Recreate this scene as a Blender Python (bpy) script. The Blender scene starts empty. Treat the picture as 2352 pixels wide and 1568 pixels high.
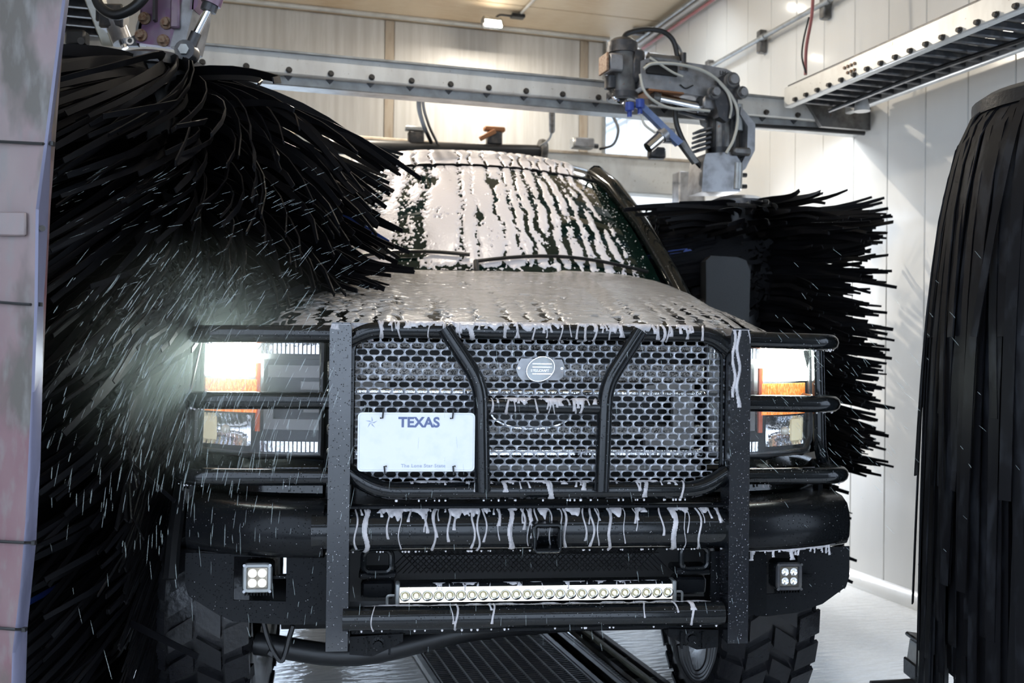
import bpy, bmesh, math, random
import numpy as np
from mathutils import Vector, Matrix

random.seed(7)
RNG = np.random.default_rng(11)
R = math.radians
SC = bpy.context.scene
COL = SC.collection

# ------------------------------------------------------------------ camera
F_PX, CAM_Z, PITCH, ROLL = 2300.0, 1.3, R(0.4), R(0.7)
fwd = Vector((0, math.cos(PITCH), math.sin(PITCH)))
_u = Vector((0, -math.sin(PITCH), math.cos(PITCH)))
_r = Vector((1, 0, 0))
cam_r = math.cos(ROLL) * _r + math.sin(ROLL) * _u
cam_u = -math.sin(ROLL) * _r + math.cos(ROLL) * _u
cd = bpy.data.cameras.new('camera')
cam = bpy.data.objects.new('camera', cd)
COL.objects.link(cam)
m = Matrix((cam_r, cam_u, -fwd)).transposed().to_4x4()
m.translation = Vector((0, 0, CAM_Z))
cam.matrix_world = m
cd.sensor_width = 36
cd.lens = F_PX / 2352 * 36
cd.clip_start = 0.02
cd.dof.use_dof = True
cd.dof.focus_distance = 2.72
cd.dof.aperture_fstop = 4.5
SC.camera = cam

# ------------------------------------------------------------------ world, exposure
SC.view_settings.view_transform = 'Standard'
SC.view_settings.look = 'None'
SC.view_settings.gamma = 1
SC.view_settings.use_curve_mapping = False
SC.view_settings.exposure = 0.0
w = bpy.data.worlds.new('overcast_sky')
SC.world = w
w.use_nodes = True
bg = w.node_tree.nodes['Background']
bg.inputs[0].default_value = (0.66, 0.80, 1.0, 1)
bg.inputs[1].default_value = 4.2
try:
    SC.cycles.use_denoising = True
    SC.cycles.use_adaptive_sampling = True
    SC.cycles.adaptive_threshold = .08
    SC.cycles.adaptive_min_samples = 12
    SC.cycles.max_bounces = 5
    SC.cycles.diffuse_bounces = 3
    SC.cycles.glossy_bounces = 2
    SC.cycles.transmission_bounces = 4
    SC.cycles.transparent_max_bounces = 8
    SC.cycles.volume_bounces = 0
    SC.cycles.sample_clamp_indirect = 4
    SC.cycles.caustics_reflective = False
    SC.cycles.caustics_refractive = False
except Exception:
    pass

# ------------------------------------------------------------------ frames of reference
T_YAW, B_YAW = R(6.2), R(16.5)           # the truck and the wash bay, turned to the camera
T_ORG = Vector((0.085, 2.64, 0))         # ground point under the middle of the grille guard
tr = Vector((math.cos(T_YAW), math.sin(T_YAW), 0)); td = Vector((-math.sin(T_YAW), math.cos(T_YAW), 0))
br = Vector((math.cos(B_YAW), math.sin(B_YAW), 0)); bd = Vector((-math.sin(B_YAW), math.cos(B_YAW), 0))
CAMP = Vector((0, 0, CAM_Z))
def ray(px, py): return fwd + cam_r * ((px - 1176) / F_PX) - cam_u * ((py - 784) / F_PX)
def tp(px, py, v):
    "truck coordinates of a measured point that lies v metres behind the guard"
    d = ray(px, py); k = ((T_ORG - CAMP).dot(td) + v) / d.dot(td); p = CAMP + d * k - T_ORG
    return Vector((p.dot(tr), v, p.z))
def bp(px, py, v):
    "bay coordinates of a measured point that lies v metres down the bay"
    d = ray(px, py); p = CAMP + d * (v / d.dot(bd))
    return Vector((p.dot(br), v, p.z))
def wp(px, py, y):
    d = ray(px, py); return CAMP + d * (y / d.y)

# ------------------------------------------------------------------ noise
_tab = RNG.random((256, 256))
def vn(x, y):
    x = np.asarray(x, float); y = np.asarray(y, float)
    xi = np.floor(x).astype(int); yi = np.floor(y).astype(int)
    fx = x - xi; fy = y - yi
    fx = fx * fx * (3 - 2 * fx); fy = fy * fy * (3 - 2 * fy)
    a = _tab[xi & 255, yi & 255]; b = _tab[(xi + 1) & 255, yi & 255]
    c = _tab[xi & 255, (yi + 1) & 255]; d = _tab[(xi + 1) & 255, (yi + 1) & 255]
    return (a * (1 - fx) + b * fx) * (1 - fy) + (c * (1 - fx) + d * fx) * fy
def fbm(x, y, o=3):
    t = 0; amp = .5; s = 0
    for i in range(o):
        t = t + amp * vn(np.asarray(x) * 2 ** i + 17.3 * i, np.asarray(y) * 2 ** i + 9.1 * i); s += amp; amp *= .5
    return t / s
def smooth(a, b, x):
    t = np.clip((np.asarray(x, float) - a) / (b - a), 0, 1); return t * t * (3 - 2 * t)

# ------------------------------------------------------------------ materials
MATS = {}
def mat(name, color=(.5, .5, .5), rough=.5, metal=0, coat=0, emit=None, estr=0, noise=None, bump=None, trans=0, ior=1.45, spec=.5, alpha=1, sss=0, drops=0):
    """noise=(scale, colour2, lo, hi, stretch xyz); bump=(scale, strength, distance, stretch)"""
    if name in MATS: return MATS[name]
    M = bpy.data.materials.new(name); M.use_nodes = True
    nt = M.node_tree; N = nt.nodes; L = nt.links; p = N['Principled BSDF']
    p.inputs['Base Color'].default_value = (*color, 1)
    p.inputs['Roughness'].default_value = rough
    p.inputs['Metallic'].default_value = metal
    p.inputs['Coat Weight'].default_value = coat
    p.inputs['Coat Roughness'].default_value = .06
    p.inputs['Transmission Weight'].default_value = trans
    p.inputs['IOR'].default_value = ior
    p.inputs['Specular IOR Level'].default_value = spec
    p.inputs['Alpha'].default_value = alpha
    if sss:
        p.inputs['Subsurface Weight'].default_value = sss
        p.inputs['Subsurface Scale'].default_value = .01
    if emit:
        p.inputs['Emission Color'].default_value = (*emit, 1); p.inputs['Emission Strength'].default_value = estr
    tc = None
    def tex(scale, stretch, detail=5):
        nonlocal tc
        if tc is None: tc = N.new('ShaderNodeTexCoord')
        mp = N.new('ShaderNodeMapping'); mp.inputs['Scale'].default_value = stretch
        L.new(tc.outputs['Object'], mp.inputs['Vector'])
        n = N.new('ShaderNodeTexNoise'); n.inputs['Scale'].default_value = scale; n.inputs['Detail'].default_value = detail
        L.new(mp.outputs[0], n.inputs['Vector']); return n
    if noise:
        layers = noise if isinstance(noise, list) else [noise]
        prev = None
        for (sc, c2, lo, hi, st) in layers:
            n = tex(sc, st)
            r = N.new('ShaderNodeMapRange'); r.inputs[1].default_value = lo; r.inputs[2].default_value = hi
            L.new(n.outputs[0], r.inputs[0])
            mx = N.new('ShaderNodeMix'); mx.data_type = 'RGBA'
            L.new(r.outputs[0], mx.inputs[0])
            if prev is None: mx.inputs[6].default_value = (*color, 1)
            else: L.new(prev, mx.inputs[6])
            mx.inputs[7].default_value = (*c2, 1); prev = mx.outputs[2]
        L.new(prev, p.inputs['Base Color'])
        if emit and estr < 2: L.new(prev, p.inputs['Emission Color'])
    if bump:
        sc, s, dist, st = bump
        n = tex(sc, st, 3); b = N.new('ShaderNodeBump'); b.inputs['Strength'].default_value = s; b.inputs['Distance'].default_value = dist
        L.new(n.outputs[0], b.inputs['Height']); L.new(b.outputs[0], p.inputs['Normal'])
        if coat: L.new(b.outputs[0], p.inputs['Coat Normal'])
    if drops:
        if tc is None: tc = N.new('ShaderNodeTexCoord')
        vo = N.new('ShaderNodeTexVoronoi'); vo.inputs['Scale'].default_value = drops; L.new(tc.outputs['Object'], vo.inputs['Vector'])
        sep = N.new('ShaderNodeSeparateColor'); L.new(vo.outputs['Color'], sep.inputs[0])
        r1 = N.new('ShaderNodeMapRange'); r1.inputs[1].default_value = .30; r1.inputs[2].default_value = .05; L.new(vo.outputs['Distance'], r1.inputs[0])
        g1 = N.new('ShaderNodeMath'); g1.operation = 'GREATER_THAN'; g1.inputs[1].default_value = .62; L.new(sep.outputs[0], g1.inputs[0])
        mu = N.new('ShaderNodeMath'); mu.operation = 'MULTIPLY'; L.new(r1.outputs[0], mu.inputs[0]); L.new(g1.outputs[0], mu.inputs[1])
        b = N.new('ShaderNodeBump'); b.inputs['Strength'].default_value = .8; b.inputs['Distance'].default_value = .0016; L.new(mu.outputs[0], b.inputs['Height'])
        L.new(b.outputs[0], p.inputs['Normal'])
        g2 = N.new('ShaderNodeMath'); g2.operation = 'GREATER_THAN'; g2.inputs[1].default_value = .955; L.new(sep.outputs[1], g2.inputs[0])
        g3 = N.new('ShaderNodeMath'); g3.operation = 'LESS_THAN'; g3.inputs[1].default_value = .2; L.new(vo.outputs['Distance'], g3.inputs[0])
        m3 = N.new('ShaderNodeMath'); m3.operation = 'MULTIPLY'; L.new(g2.outputs[0], m3.inputs[0]); L.new(g3.outputs[0], m3.inputs[1])
        mx = N.new('ShaderNodeMix'); mx.data_type = 'RGBA'; L.new(m3.outputs[0], mx.inputs[0]); mx.inputs[6].default_value = (*color, 1); mx.inputs[7].default_value = (.45, .44, .45, 1)
        L.new(mx.outputs[2], p.inputs['Base Color'])
    MATS[name] = M
    return M
I3 = (1, 1, 1)
mat('paint_black', (.004, .005, .005), .10, 0, 0, spec=.45, drops=190)
mat('powder_black', (.006, .0065, .0075), .22, 0, 0, spec=.16, drops=210)
mat('steel_tube', (.005, .006, .007), .12, 0, 0, spec=.45, drops=220)
mat('post_paint', (.008, .009, .012), .16, 0, 0, spec=1.0, drops=200)
mat('mesh_metal', (.16, .165, .18), .3, .5, .2, noise=(55, (.40, .405, .43), .42, .62, I3), bump=(300, .4, .002, I3))
mat('foam', (.74, .695, .705), .22, 0, .25, bump=(110, .35, .004, I3))
mat('foam_thin', (.37, .355, .34), .2, 0, .3, noise=(14, (.25, .24, .23), .4, .72, (1, 5, 1)), bump=(38, .55, .006, (1, 4, 1)))
mat('foam_drip', (.50, .47, .48), .2, 0, .2, noise=(60, (.34, .33, .34), .42, .68, I3), bump=(110, .3, .003, I3))
mat('plastic_dark', (.012, .012, .013), .4)
mat('mirror_shell', (.02, .021, .022), .35, bump=(200, .3, .002, I3))
mat('plastic_grey', (.22, .21, .20), .45)
mat('chrome', (.82, .83, .85), .10, 1, bump=(90, .35, .004, (1, 1, .4)))
mat('satin_bar', (.30, .28, .26), .3, .7, noise=(240, (.03, .03, .03), .42, .62, I3), bump=(240, .6, .003, I3))
mat('rubber', (.010, .010, .011), .34, bump=(90, .3, .003, I3))
mat('tire_rubber', (.013, .013, .015), .24, bump=(60, .3, .004, I3))
mat('strip_black', (.005, .005, .006), .5, spec=.10)
mat('strip_blue', (.02, .05, .22), .35)
mat('strip_hang', (.005, .005, .006), .55, spec=.10, noise=(22, (.014, .015, .018), .52, .66, (1, 1, .3)), bump=(40, .2, .003, (1, 1, .3)))
mat('lens_glass', (1, 1, 1), .03, alpha=.10, spec=1)
mat('lamp_white', (1, 1, 1), .3, emit=(.86, 1, .95), estr=42)
mat('amber', (.85, .20, .02), .15, 0, .5, emit=(1, .25, .02), estr=1.1, noise=(90, (.95, .42, .10), .45, .62, (2.5, 1, 1)), bump=(120, .9, .006, (3, 1, 1)))
mat('amber_dark', (.75, .12, .02), .25)
mat('led_lit', (.95, .95, .88), .25, emit=(1, .97, .86), estr=1.5)
mat('fog_glow', (.9, .9, .84), .25, emit=(1, .97, .86), estr=.55)  # faint emission, keeps one fog lamp brighter than the other
mat('led_dull', (.75, .74, .66), .15, .2, emit=(1, .95, .8), estr=.12)
mat('led_yellow', (.92, .88, .62), .25, emit=(1, .93, .66), estr=.4)
mat('plate_white', (.72, .73, .75), .35, coat=.2, noise=(30, (.64, .67, .73), .5, .8, I3))
mat('plate_blue', (.10, .13, .26), .4)
mat('plate_grey', (.36, .40, .50), .4)
mat('wall_panel', (.74, .725, .69), .17, 0, .3, noise=(3, (.68, .665, .63), .4, .7, (1, 1, .3)), bump=(4, .06, .02, (1, 1, .5)))
mat('wall_backing', (.30, .30, .29), .6)
mat('header_panel', (.60, .59, .57), .42, noise=[(7, (.47, .455, .43), .42, .72, (3, 1, .12)), (30, (.50, .49, .46), .5, .8, (3, 1, .2))])
mat('batten_tan', (.42, .36, .29), .6, noise=(20, (.32, .25, .18), .45, .7, (1, 1, .2)))
mat('ceiling_board', (.62, .50, .35), .5, noise=[(2.2, (.50, .36, .22), .45, .7, (1, .3, 1)), (18, (.66, .56, .42), .5, .75, (.4, 3, 1))])
mat('beam_white', (.60, .60, .58), .38, .25, noise=[(9, (.46, .45, .43), .45, .72, (1, 1, .35)), (70, (.30, .26, .22), .66, .74, I3)])
mat('galvanised', (.36, .37, .37), .4, .6, noise=(16, (.24, .24, .23), .4, .7, I3))
mat('olive_steel', (.20, .20, .16), .45, .3, noise=(12, (.13, .12, .09), .4, .7, I3))
mat('alu_dirty', (.31, .31, .32), .42, .6, noise=[(14, (.17, .165, .165), .42, .68, I3), (40, (.30, .14, .06), .70, .78, I3)])
mat('cast_grey', (.17, .165, .16), .4, .5, noise=[(18, (.08, .075, .07), .42, .66, I3), (50, (.16, .08, .04), .68, .76, I3)])
mat('gunmetal', (.06, .06, .065), .4, .5, noise=(25, (.12, .11, .10), .5, .7, I3))
mat('purple_stained', (.24, .19, .22), .42, .35, noise=[(5, (.12, .05, .12), .40, .62, (1, 1, .5)), (22, (.17, .08, .16), .5, .7, I3)])
mat('bolt_rust', (.24, .17, .12), .6, .3, noise=(90, (.14, .06, .03), .45, .65, I3))
mat('bolt_dark', (.05, .045, .04), .5, .4)
mat('polished_rod', (.75, .75, .76), .08, 1)
mat('blue_plastic', (.12, .17, .32), .35, noise=(20, (.20, .25, .36), .45, .7, I3))
mat('blue_cap', (.03, .06, .28), .3)
mat('clear_tube', (.55, .54, .48), .2, alpha=.85)
mat('cable_black', (.012, .012, .013), .4)
mat('cable_grey', (.16, .16, .16), .45)
mat('cable_white', (.55, .53, .50), .4)
mat('cable_red', (.35, .12, .12), .4)
mat('stained_cover', (.26, .22, .21), .42, noise=[(1.6, (.15, .06, .075), .40, .60, (1, 1, .35)), (5, (.10, .088, .075), .50, .58, (1, 1, .5)), (40, (.20, .185, .18), .5, .8, (1, 1, .3))], bump=(20, .15, .005, (1, 1, .4)))
mat('cover_edge', (.17, .17, .25), .35, .2, noise=(10, (.10, .10, .15), .5, .7, (1, 1, .3)))
mat('box_grey', (.36, .36, .34), .45, .3, noise=(12, (.22, .21, .19), .45, .7, I3))
mat('orange_bracket', (.28, .12, .05), .6)
mat('glass_tint', (.003, .010, .008), .03, 0, 0, noise=(120, (.008, .026, .021), .5, .7, I3))
mat('interior', (.02, .02, .022), .7)
mat('water', (.55, .62, .60), .25, alpha=.16)
mat('asphalt', (.045, .047, .05), .35, noise=(8, (.07, .07, .072), .4, .7, I3))
mat('pale_concrete', (.5, .5, .5), .4, noise=(3, (.42, .42, .41), .4, .7, I3))
mat('concrete_edge', (.42, .42, .42), .6)
mat('added_lamp_white', (1, 1, 1), .3, emit=(.86, .93, 1), estr=2)  # glowing face of the added batten and wall lamps
mat('flood_white', (1, 1, 1), .3, emit=(1, .93, .80), estr=30)

def floor_material():
    M = bpy.data.materials.new('wet_floor'); M.use_nodes = True
    nt = M.node_tree; N = nt.nodes; L = nt.links; p = N['Principled BSDF']
    tc = N.new('ShaderNodeTexCoord')
    n1 = N.new('ShaderNodeTexNoise'); n1.inputs['Scale'].default_value = 3; n1.inputs['Detail'].default_value = 6
    n2 = N.new('ShaderNodeTexNoise'); n2.inputs['Scale'].default_value = 22; n2.inputs['Detail'].default_value = 4
    mp = N.new('ShaderNodeMapping'); mp.inputs['Scale'].default_value = (.45, 1.6, 1)
    L.new(tc.outputs['Object'], mp.inputs['Vector']); L.new(mp.outputs[0], n2.inputs['Vector']); L.new(tc.outputs['Object'], n1.inputs['Vector'])
    cr = N.new('ShaderNodeMix'); cr.data_type = 'RGBA'; L.new(n1.outputs[0], cr.inputs[0])
    cr.inputs[6].default_value = (.72, .71, .68, 1); cr.inputs[7].default_value = (.84, .84, .83, 1)
    L.new(cr.outputs[2], p.inputs['Base Color'])
    p.inputs['Roughness'].default_value = .12; p.inputs['Specular IOR Level'].default_value = .8
    b = N.new('ShaderNodeBump'); b.inputs['Strength'].default_value = .45; b.inputs['Distance'].default_value = .02
    L.new(n2.outputs[0], b.inputs['Height']); L.new(b.outputs[0], p.inputs['Normal'])
    MATS['wet_floor'] = M
floor_material()

# ------------------------------------------------------------------ mesh helpers
def link(o, parent=None):
    COL.objects.link(o)
    if parent is not None: o.parent = parent
    return o
def tag(o, label=None, cat=None, group=None, kind=None):
    if label: o['label'] = label
    if cat: o['category'] = cat
    if group: o['group'] = group
    if kind: o['kind'] = kind
    return o
def empty(name, loc=(0, 0, 0), rz=0, label=None, cat=None, group=None):
    o = bpy.data.objects.new(name, None); o.empty_display_size = .1
    o.location = loc; o.rotation_euler = (0, 0, rz)
    link(o); return tag(o, label, cat, group)

class MB:
    def __init__(s): s.v = []; s.f = []
    def add(s, vs, fs):
        b = len(s.v); s.v += [tuple(p) for p in vs]; s.f += [tuple(i + b for i in f) for f in fs]; return s
    def box(s, c, d, rot=None, ch=0):
        hx, hy, hz = d[0] / 2, d[1] / 2, d[2] / 2
        c = Vector(c); Mx = rot if rot is not None else Matrix.Identity(3)
        if ch <= 0:
            vs = [c + Mx @ Vector((x * hx, y * hy, z * hz)) for x in (-1, 1) for y in (-1, 1) for z in (-1, 1)]
            return s.add(vs, [(0, 1, 3, 2), (4, 6, 7, 5), (0, 4, 5, 1), (2, 3, 7, 6), (0, 2, 6, 4), (1, 5, 7, 3)])
        ch = min(ch, hx * .9, hy * .9, hz * .9)
        bm = bmesh.new(); bmesh.ops.create_cube(bm, size=1)
        for q in bm.verts: q.co = Vector((q.co.x * 2 * hx, q.co.y * 2 * hy, q.co.z * 2 * hz))
        bmesh.ops.bevel(bm, geom=bm.edges[:], offset=ch, segments=1, affect='EDGES', profile=.5)
        bm.verts.ensure_lookup_table()
        vs = [c + Mx @ q.co for q in bm.verts]; fs = [[q.index for q in f.verts] for f in bm.faces]
        bm.free(); return s.add(vs, fs)
    def tube(s, path, r, n=10, caps=True, closed=False, flat=1.0):
        P = [Vector(p) for p in path]; rs = r if isinstance(r, (list, tuple)) else [r] * len(P)
        k = len(P); up = None; base = len(s.v)
        for i in range(k):
            if closed: t = P[(i + 1) % k] - P[i - 1]
            else: t = P[min(i + 1, k - 1)] - P[max(i - 1, 0)]
            t = t.normalized() if t.length > 1e-9 else Vector((0, 0, 1))
            if up is None:
                a = Vector((0, 0, 1)) if abs(t.z) < .9 else Vector((0, 1, 0)); up = (a - t * a.dot(t)).normalized()
            else:
                up = up - t * up.dot(t)
                up = up.normalized() if up.length > 1e-6 else t.orthogonal().normalized()
            sd = t.cross(up)
            for j in range(n):
                an = 2 * math.pi * j / n
                s.v.append(tuple(P[i] + (up * math.sin(an) * flat + sd * math.cos(an)) * rs[i]))
        for i in range(k if closed else k - 1):
            a = base + i * n; b = base + ((i + 1) % k) * n
            for j in range(n): s.f.append((a + j, a + (j + 1) % n, b + (j + 1) % n, b + j))
        if caps and not closed:
            s.f.append(tuple(base + j for j in range(n))[::-1]); s.f.append(tuple(base + (k - 1) * n + j for j in range(n)))
        return s
    def cyl(s, a, b, r, n=16, r2=None): return s.tube([a, b], [r, r2 if r2 is not None else r], n)
    def sphere(s, c, r, n=10, sq=(1, 1, 1)):
        c = Vector(c); k = n // 2 + 1; b = len(s.v)
        for i in range(1, k):
            th = math.pi * i / k
            for j in range(n):
                ph = 2 * math.pi * j / n
                s.v.append(tuple(c + Vector((math.sin(th) * math.cos(ph) * sq[0], math.sin(th) * math.sin(ph) * sq[1], math.cos(th) * sq[2])) * r))
        s.v.append(tuple(c + Vector((0, 0, r * sq[2])))); s.v.append(tuple(c - Vector((0, 0, r * sq[2]))))
        t = len(s.v) - 2
        for i in range(k - 2):
            for j in range(n):
                s.f.append((b + i * n + j, b + (i + 1) * n + j, b + (i + 1) * n + (j + 1) % n, b + i * n + (j + 1) % n))
        for j in range(n):
            s.f.append((t, b + j, b + (j + 1) % n)); l = b + (k - 2) * n; s.f.append((t + 1, l + (j + 1) % n, l + j))
        return s
    def prism(s, poly, vec):
        "closed polygon of 3D points swept along vec"
        P = [Vector(p) for p in poly]; k = len(P); vec = Vector(vec)
        vs = P + [p + vec for p in P]
        fs = [tuple(range(k))[::-1], tuple(range(k, 2 * k))] + [(i, (i + 1) % k, k + (i + 1) % k, k + i) for i in range(k)]
        return s.add(vs, fs)
    def grid(s, rows):
        "rows of points -> quads"
        n = len(rows[0]); b = len(s.v)
        for r_ in rows: s.v += [tuple(p) for p in r_]
        for i in range(len(rows) - 1):
            for j in range(n - 1):
                a = b + i * n + j; s.f.append((a, a + 1, a + n + 1, a + n))
        return s
    def lathe(s, c, prof, axis='z', n=32, closed=True):
        "prof: list of (radius, along)"
        c = Vector(c); b = len(s.v); k = len(prof)
        for j in range(n):
            an = 2 * math.pi * j / n; ca, sa = math.cos(an), math.sin(an)
            for (r_, h) in prof:
                if axis == 'z': q = (ca * r_, sa * r_, h)
                elif axis == 'x': q = (h, ca * r_, sa * r_)
                else: q = (ca * r_, h, sa * r_)
                s.v.append(tuple(c + Vector(q)))
        for j in range(n):
            a = b + j * k; d = b + ((j + 1) % n) * k
            for i in range(k - 1): s.f.append((a + i, d + i, d + i + 1, a + i + 1))
        return s
    def build(s, name, material, parent=None, smooth_ang=40, loc=None, rz=None):
        me = bpy.data.meshes.new(name); me.from_pydata(s.v, [], s.f); me.validate()
        bm = bmesh.new(); bm.from_mesh(me); bmesh.ops.recalc_face_normals(bm, faces=bm.faces[:]); bm.to_mesh(me); bm.free()
        me.materials.append(MATS[material] if isinstance(material, str) else material)
        if smooth_ang:
            me.shade_smooth(); me.set_sharp_from_angle(angle=R(smooth_ang))
        o = bpy.data.objects.new(name, me); link(o, parent)
        if loc is not None: o.location = loc
        if rz is not None: o.rotation_euler = (0, 0, rz)
        return o
def rotx(a): return Matrix.Rotation(a, 3, 'X')
def roty(a): return Matrix.Rotation(a, 3, 'Y')
def rotz(a): return Matrix.Rotation(a, 3, 'Z')
def bez(P, n=8):
    "Catmull-Rom through the points"
    P = [Vector(p) for p in P]; Q = [P[0] * 2 - P[1]] + P + [P[-1] * 2 - P[-2]]; out = []
    for i in range(1, len(Q) - 2):
        a, b, c, d = Q[i - 1:i + 3]
        for j in range(n):
            t = j / n
            out.append(.5 * ((2 * b) + (c - a) * t + (2 * a - 5 * b + 4 * c - d) * t * t + (3 * b - a - 3 * c + d) * t ** 3))
    return out + [P[-1]]
def fillet(P, r, n=5):
    "round the corners of a polyline"
    P = [Vector(p) for p in P]; out = [P[0]]
    for i in range(1, len(P) - 1):
        a = (P[i - 1] - P[i]); b = (P[i + 1] - P[i]); k = min(r, a.length * .49, b.length * .49)
        A = P[i] + a.normalized() * k; B = P[i] + b.normalized() * k
        for j in range(n + 1):
            t = j / n; out.append(A * (1 - t) ** 2 + P[i] * 2 * t * (1 - t) + B * t * t)
    return out + [P[-1]]
def rrect(w, h, r, n=4):
    pts = []
    for cx, cy, a0 in ((w / 2 - r, h / 2 - r, 0), (-w / 2 + r, h / 2 - r, 90), (-w / 2 + r, -h / 2 + r, 180), (w / 2 - r, -h / 2 + r, 270)):
        for j in range(n + 1):
            a = R(a0 + 90 * j / n); pts.append((cx + r * math.cos(a), cy + r * math.sin(a)))
    return pts
def text_mesh(name, body, size, material, parent, loc, rot, depth=.0006, bold=0, space=1.0):
    c = bpy.data.curves.new(name, 'FONT'); c.body = body; c.size = size; c.extrude = depth; c.align_x = 'CENTER'; c.align_y = 'CENTER'; c.offset = bold; c.space_character = space
    t = bpy.data.objects.new(name + '_tmp', c); COL.objects.link(t)
    dg = bpy.context.evaluated_depsgraph_get(); dg.update()
    me = bpy.data.meshes.new_from_object(t.evaluated_get(dg)); bpy.data.objects.remove(t); bpy.data.curves.remove(c)
    me.name = name; me.materials.clear(); me.materials.append(MATS[material])
    o = bpy.data.objects.new(name, me); link(o, parent); o.location = loc; o.rotation_euler = rot; return o
def foam_sheet(name, Pt, th, material, parent, flip=False, lift=.0006):
    "a skin of foam over a surface sampled as an (i, j, 3) array; holes where th <= 0"
    du = np.gradient(Pt, axis=1); dv = np.gradient(Pt, axis=0)
    N = np.cross(du, dv); N /= np.linalg.norm(N, axis=2, keepdims=True) + 1e-12
    if flip: N = -N
    V = Pt + N * (np.clip(th, -.004, .03) + lift)[..., None]
    ni, nj = th.shape
    idx = np.arange(ni * nj).reshape(ni, nj)
    mx = np.maximum(np.maximum(th[:-1, :-1], th[1:, :-1]), np.maximum(th[:-1, 1:], th[1:, 1:]))
    k = mx > 0
    q = np.stack([idx[:-1, :-1][k], idx[:-1, 1:][k], idx[1:, 1:][k], idx[1:, :-1][k]], 1)
    if len(q) == 0: return None
    if flip: q = q[:, ::-1]
    used, inv = np.unique(q, return_inverse=True); inv = inv.reshape(q.shape)
    Vv = V.reshape(-1, 3)[used]
    me = bpy.data.meshes.new(name)
    me.vertices.add(len(Vv)); me.vertices.foreach_set('co', Vv.astype(np.float32).ravel())
    me.loops.add(inv.size); me.loops.foreach_set('vertex_index', inv.astype(np.int32).ravel())
    me.polygons.add(len(inv)); me.polygons.foreach_set('loop_start', (np.arange(len(inv)) * 4).astype(np.int32))
    me.update(calc_edges=True); me.shade_smooth(); me.materials.append(MATS[material])
    o = bpy.data.objects.new(name, me); link(o, parent); o['kind'] = 'stuff'; return o
def drip_mask(x, d, base, n_per_m, lmax, x0, x1, wmin=.002, wmax=.005, seed=0):
    "thickness of foam that runs down d metres from an edge, in threads"
    g = np.random.default_rng(seed); L = base * np.clip(3.2 * fbm(x * 34 + seed * 3.1, x * 0 + 2.2, 3) - .75, 0, 2) * smooth(min(x0, x1), min(x0, x1) + .10, x) * smooth(max(x0, x1), max(x0, x1) - .08, x)
    th = (L - d) / .006
    for _ in range(int(n_per_m * abs(x1 - x0))):
        c = g.uniform(min(x0, x1), max(x0, x1)); wd = g.uniform(wmin, wmax); ln = base + lmax * g.random() ** 1.6
        wob = .004 * np.sin(d * 60 + g.random() * 6)
        wd = wd * (2.4 if g.random() < .15 else 1)
        core = 1 - np.abs(x - c - wob) / (wd * (1 + .5 * smooth(ln * .8, ln, d)))
        th = np.maximum(th, np.minimum(core, (ln - d) / .004))
    return np.clip(th, -1, 1) * .0035

# ================================================================== THE BAY (structure)
U_L, U_R, Z_C, V_B = -1.15, 3.462, 3.95, 8.05
def bay(mb, name, material, parent=None, **k):
    return mb.build(name, material, parent, rz=None if parent is not None else B_YAW, **k)
def struct(o): o['kind'] = 'structure'; return o

fl = struct(bay(MB().box((1.2, 8.9, -.06), (13, 16.2, .12)), 'floor', 'wet_floor'))
struct(bay(MB().box((1.2, -.45, -.065), (26, 2.5, .12)), 'exit_apron', 'asphalt'))
struct(bay(MB().box((1.2, -7.7, -.07), (26, 12, .12)), 'ground', 'pale_concrete'))
cl = struct(bay(MB().box((1.15, 3.55, Z_C + .06), (4.9, 9.3, .08)), 'ceiling', 'wall_backing'))
v0 = -1.0
while v0 < 8.2:
    v1 = min(v0 + 1.2, 8.2)
    MB().box((1.15, (v0 + v1) / 2, Z_C + .01), (4.7, v1 - v0 - .012, .02), ch=.004).build('ceiling_board', 'ceiling_board', cl)
    v0 += 1.2
MB().box((1.03, 7.93, Z_C - .012), (4.3, .05, .025), ch=.006).build('cover_strip', 'beam_white', cl)
wr = struct(bay(MB().box((U_R + .09, 6.80, 2.0), (.12, 6.8, 4.0)).box((U_R + .09, -1.1, 2.0), (.12, 1.0, 4.0)).box((U_R + .09, 1.4, 3.4), (.12, 4.0, 1.2)), 'wall_right', 'wall_backing'))
pan = None
for i in range(22):
    vv = 3.55 + .3 * i
    if pan is None:
        pan = MB().box((0, 0, 0), (.03, .297, 3.93), ch=.004).build('wall_panel', 'wall_panel', wr, loc=(U_R + .015, vv, 1.985))
    else:
        o = pan.copy(); link(o, wr); o.location = (U_R + .015, vv, 1.985)
wl = struct(bay(MB().box((U_L - .09, 6.0, 2.0), (.12, 8.4, 4.0)), 'wall_left', 'wall_backing'))
for i in range(28):
    o = pan.copy(); link(o, wl); o.location = (U_L - .015, 1.95 + .3 * i, 1.985)
bb = struct(bay(MB().prism([(U_R, 3.4, 0), (U_R - .05, 3.4, 0), (U_R - .05, 3.4, .02), (U_R - .012, 3.4, .075), (U_R, 3.4, .08)], (0, 6.7, 0)), 'baseboard_right', 'wall_panel'))
wb = struct(bay(MB().box((1.01, V_B + .08, 3.42), (4.34, .1, 1.05)), 'wall_back', 'wall_backing'))
for a, b in ((U_L, -.40), (-.32, 1.28), (1.36, 2.96), (3.04, 3.18)):
    MB().box(((a + b) / 2, V_B + .015, 3.42), (b - a, .03, 1.05), ch=.004).build('header_panel', 'header_panel', wb)
for u in (-.36, 1.32, 3.0):
    MB().box((u, V_B + .012, 3.42), (.075, .032, 1.05), ch=.003).build('batten', 'batten_tan', wb)
MB().box((3.185, V_B + .06, 3.42), (.03, .16, 1.06), ch=.004).build('end_trim', 'galvanised', wb)
MB().box((1.0, V_B - .01, 2.90), (4.36, .06, .05), ch=.006).build('sill', 'beam_white', wb)

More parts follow.
